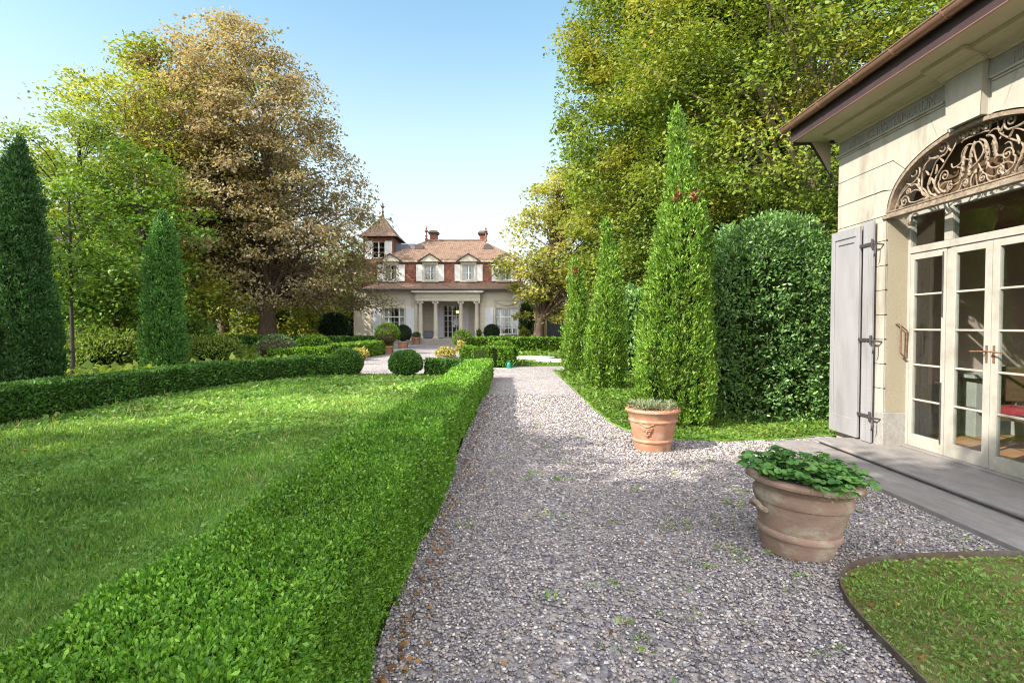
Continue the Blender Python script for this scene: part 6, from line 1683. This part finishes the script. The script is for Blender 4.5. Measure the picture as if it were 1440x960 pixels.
# ------------------------------------------------------------------ ground cover
def dry(P, rng): return rng.random(len(P)) < np.clip(0.85 + 0.4 * wob(P, 2.5, 9), 0.25, 1)
blades('grass', 'uneven uncut grass of the lawn beside the long hedge', [(-9.6, 0.2), (-1.30, 0.2), (-1.30, 18.0), (-5.6, 18.2), (-6.6, 17.2), (-7.6, 15.5), (-8.1, 12.5)], 0.012, 0.085, M['grass'], dens=1.0, seed=301, lean=0.55, mask=dry)
blades('grass', 'short grass round the conifers beside the path', [(12, 20.2), (1.46, 20.2), (1.50, 17), (1.54, 13), (1.57, 10.5), (1.63, 9.25), (1.75, 8.65), (1.95, 8.25), (2.2, 7.98), (2.6, 7.86), (3.0, 7.80), (3.6, 7.90), (4.5, 8.25), (12, 8.25)], 0.012, 0.050, M['grass_sunny'], dens=0.8, seed=302, lean=0.6)
blades('grass', 'sparse mossy grass inside the curved steel edging', [(3.48, 0.5), (1.74, 0.5), (1.78, 2.0), (1.83, 2.55), (1.88, 3.0), (1.95, 3.27), (2.05, 3.47), (2.2, 3.62), (2.38, 3.72), (2.6, 3.78), (3.0, 3.82), (3.48, 3.85)], 0.012, 0.045, M['grass'], dens=0.85, seed=303, lean=1.0, mask=lambda P, rng: rng.random(len(P)) < np.clip(0.52 + 0.5 * wob(P, 4.0, 5), 0.22, 1))
blades('grass', 'sunlit grass of the far lawn with the stone covers', [(-0.1, 22.5), (12, 22.5), (12, 33.4), (-1.5, 33.4)], 0.012, 0.05, M['grass_sunny'], dens=0.6, seed=304, lean=0.6, mask=lambda P, rng: (((P[:, 0] - 0.85) / 1.3) ** 2 + ((P[:, 1] - 27.0) / 1.7) ** 2 > 1) & (((P[:, 0] - 1.9) / 1.1) ** 2 + ((P[:, 1] - 24.9) / 1.1) ** 2 > 1))
blades('ground_cover', 'low leafy ground cover under the trees behind the curved hedge', [(-26, 8), (-8.9, 8), (-8.75, 11), (-8.4, 14), (-7.6, 16.6), (-6.9, 18), (-9, 26), (-13, 33), (-26, 34)], 0.01, 0.14, M['maple'], dens=0.5, seed=308, lean=0.9, wpx=0.0042)
def stalks():
    rng = np.random.default_rng(305); st = []
    C = [(-6.7, 8.6), (-6.2, 9.6), (-7.2, 8.0), (-4.0, 11.8), (-4.3, 9.6), (-3.2, 7.2), (-2.6, 5.6), (-5.4, 10.4), (-7.0, 11)]
    Ps, Ds, Ls = [], [], []
    for cx, cy in C:
        k = 34
        Ps.append(np.stack([cx + rng.normal(0, .35, k), cy + rng.normal(0, .35, k), np.full(k, 0.012)], 1)); d = rng.normal(0, .4, (k, 3)); d[:, 2] = 1; Ds.append(d); Ls.append(0.14 + 0.18 * rng.random(k))
    P, D, L_ = np.concatenate(Ps), np.concatenate(Ds), np.concatenate(Ls)
    V, F, r = leaf_geo(P, D, rng.normal(0, 1, P.shape), L_, 0.006)
    tag(raw_mesh('dry_grass', V, F, M['straw'], None, r), 'pale dry seed stalks standing in the lawn', 'grass', kind='stuff')
stalks()
def weeds():
    rng = np.random.default_rng(306); parts = []
    for i in range(120):
        for _ in range(30):
            y = 2.2 + 10 * rng.random() ** 1.3; x = -0.5 + rng.random() * 4.0
            p = np.array([[x, y, 0]])
            if not (inside(p, LAWN_R)[0] or inside(p, LAWN_N)[0]) and (x < 3.4) and (x > 0.2 or rng.random() < 0.3): break
        k = int(8 + 26 * rng.random() ** 2); s = 0.02 + 0.045 * rng.random() ** 2
        a = rng.random(k) * 6.283; q = np.sqrt(rng.random(k)) * s * 1.1
        P = np.stack([x + q * np.cos(a) * 1.3, y + q * np.sin(a), np.full(k, 0.02)], 1)
        D = np.stack([np.cos(a), np.sin(a), 0.35 + 0.5 * rng.random(k)], 1)
        parts.append(leaf_geo(P, D, np.stack([rng.normal(0, .4, k), rng.normal(0, .4, k), np.ones(k)], 1), s * (0.5 + 0.7 * rng.random(k)), s * 0.32))
    V, F, r = merge(parts)
    tag(raw_mesh('weeds', V, F, M['grass'], None, r), 'small green weeds sprouting through the gravel', 'weeds', kind='stuff')
weeds()
def litter():
    rng = np.random.default_rng(307)
    n1 = 420
    y = 1.6 + 15 * rng.random(n1) ** 1.4
    x = -0.60 + np.abs(rng.normal(0, 0.09, n1))
    n2 = 130; x2 = -0.5 + 4 * rng.random(n2); y2 = 1.8 + 12 * rng.random(n2)
    n3 = 60; x3 = 1.9 + 1.5 * rng.random(n3); y3 = 2.2 + 1.6 * rng.random(n3)
    n4 = 260; a = rng.random(n4) * 6.28; q = 0.45 + 0.25 * rng.random(n4); x4 = 2.62 + q * np.cos(a); y4 = 9.15 + q * np.sin(a)
    n5 = 110; x5 = -7.5 + 6 * rng.random(n5); y5 = 3 + 13 * rng.random(n5)
    X = np.concatenate([x, x2, x3, x4, x5]); Y = np.concatenate([y, y2, y3, y4, y5]); n = len(X)
    keep = ~((X > 3.45) & (Y < 7.9)); X, Y = X[keep], Y[keep]; n = len(X)
    P = np.stack([X, Y, np.where(X < -1.2, 0.085, 0.028)], 1)
    D = rng.normal(0, 1, (n, 3)); D[:, 2] *= 0.25
    Nn = np.stack([rng.normal(0, .4, n), rng.normal(0, .4, n), np.ones(n)], 1)
    L_ = 0.022 + 0.03 * rng.random(n)
    V, F, r = leaf_geo(P, D, Nn, L_, L_ * 0.7)
    tag(raw_mesh('fallen_leaves', V, F, M['fallen'], None, r), 'brown fallen leaves along the hedge foot and over the gravel', 'fallen leaves', kind='stuff')
litter()

# ------------------------------------------------------------------ groups: which repeats belong together
GROUPS = {'box_hedge': 'clipped box hedges of the garden', 'box_ball': 'clipped round box bushes', 'conifer': 'columnar and conical thujas', 'flower_pot': 'clay pots standing in the garden',
          'potted_bush': 'clipped bushes in pots before the villa', 'potted_plant': 'plants in pots at the porch', 'yellow_plant': 'yellow plant clumps by the drive', 'maple_tree': 'maples round the lawn',
          'linden_tree': 'lindens beyond the path', 'chestnut_tree': 'autumn chestnut trees', 'hazel_bush': 'hazel bushes at the wood edge', 'dark_shrub': 'dark shrubs under the trees',
          'undergrowth_shrub': 'undergrowth behind the curved hedge', 'round_shrub': 'loose round shrubs in the beds', 'stone_slab': 'stone covers on the far lawn', 'steel_edging': 'steel lawn edging'}
for o in COL.objects:
    if o.parent is None and o.name.split('.')[0] in GROUPS:
        o['group'] = GROUPS[o.name.split('.')[0]]
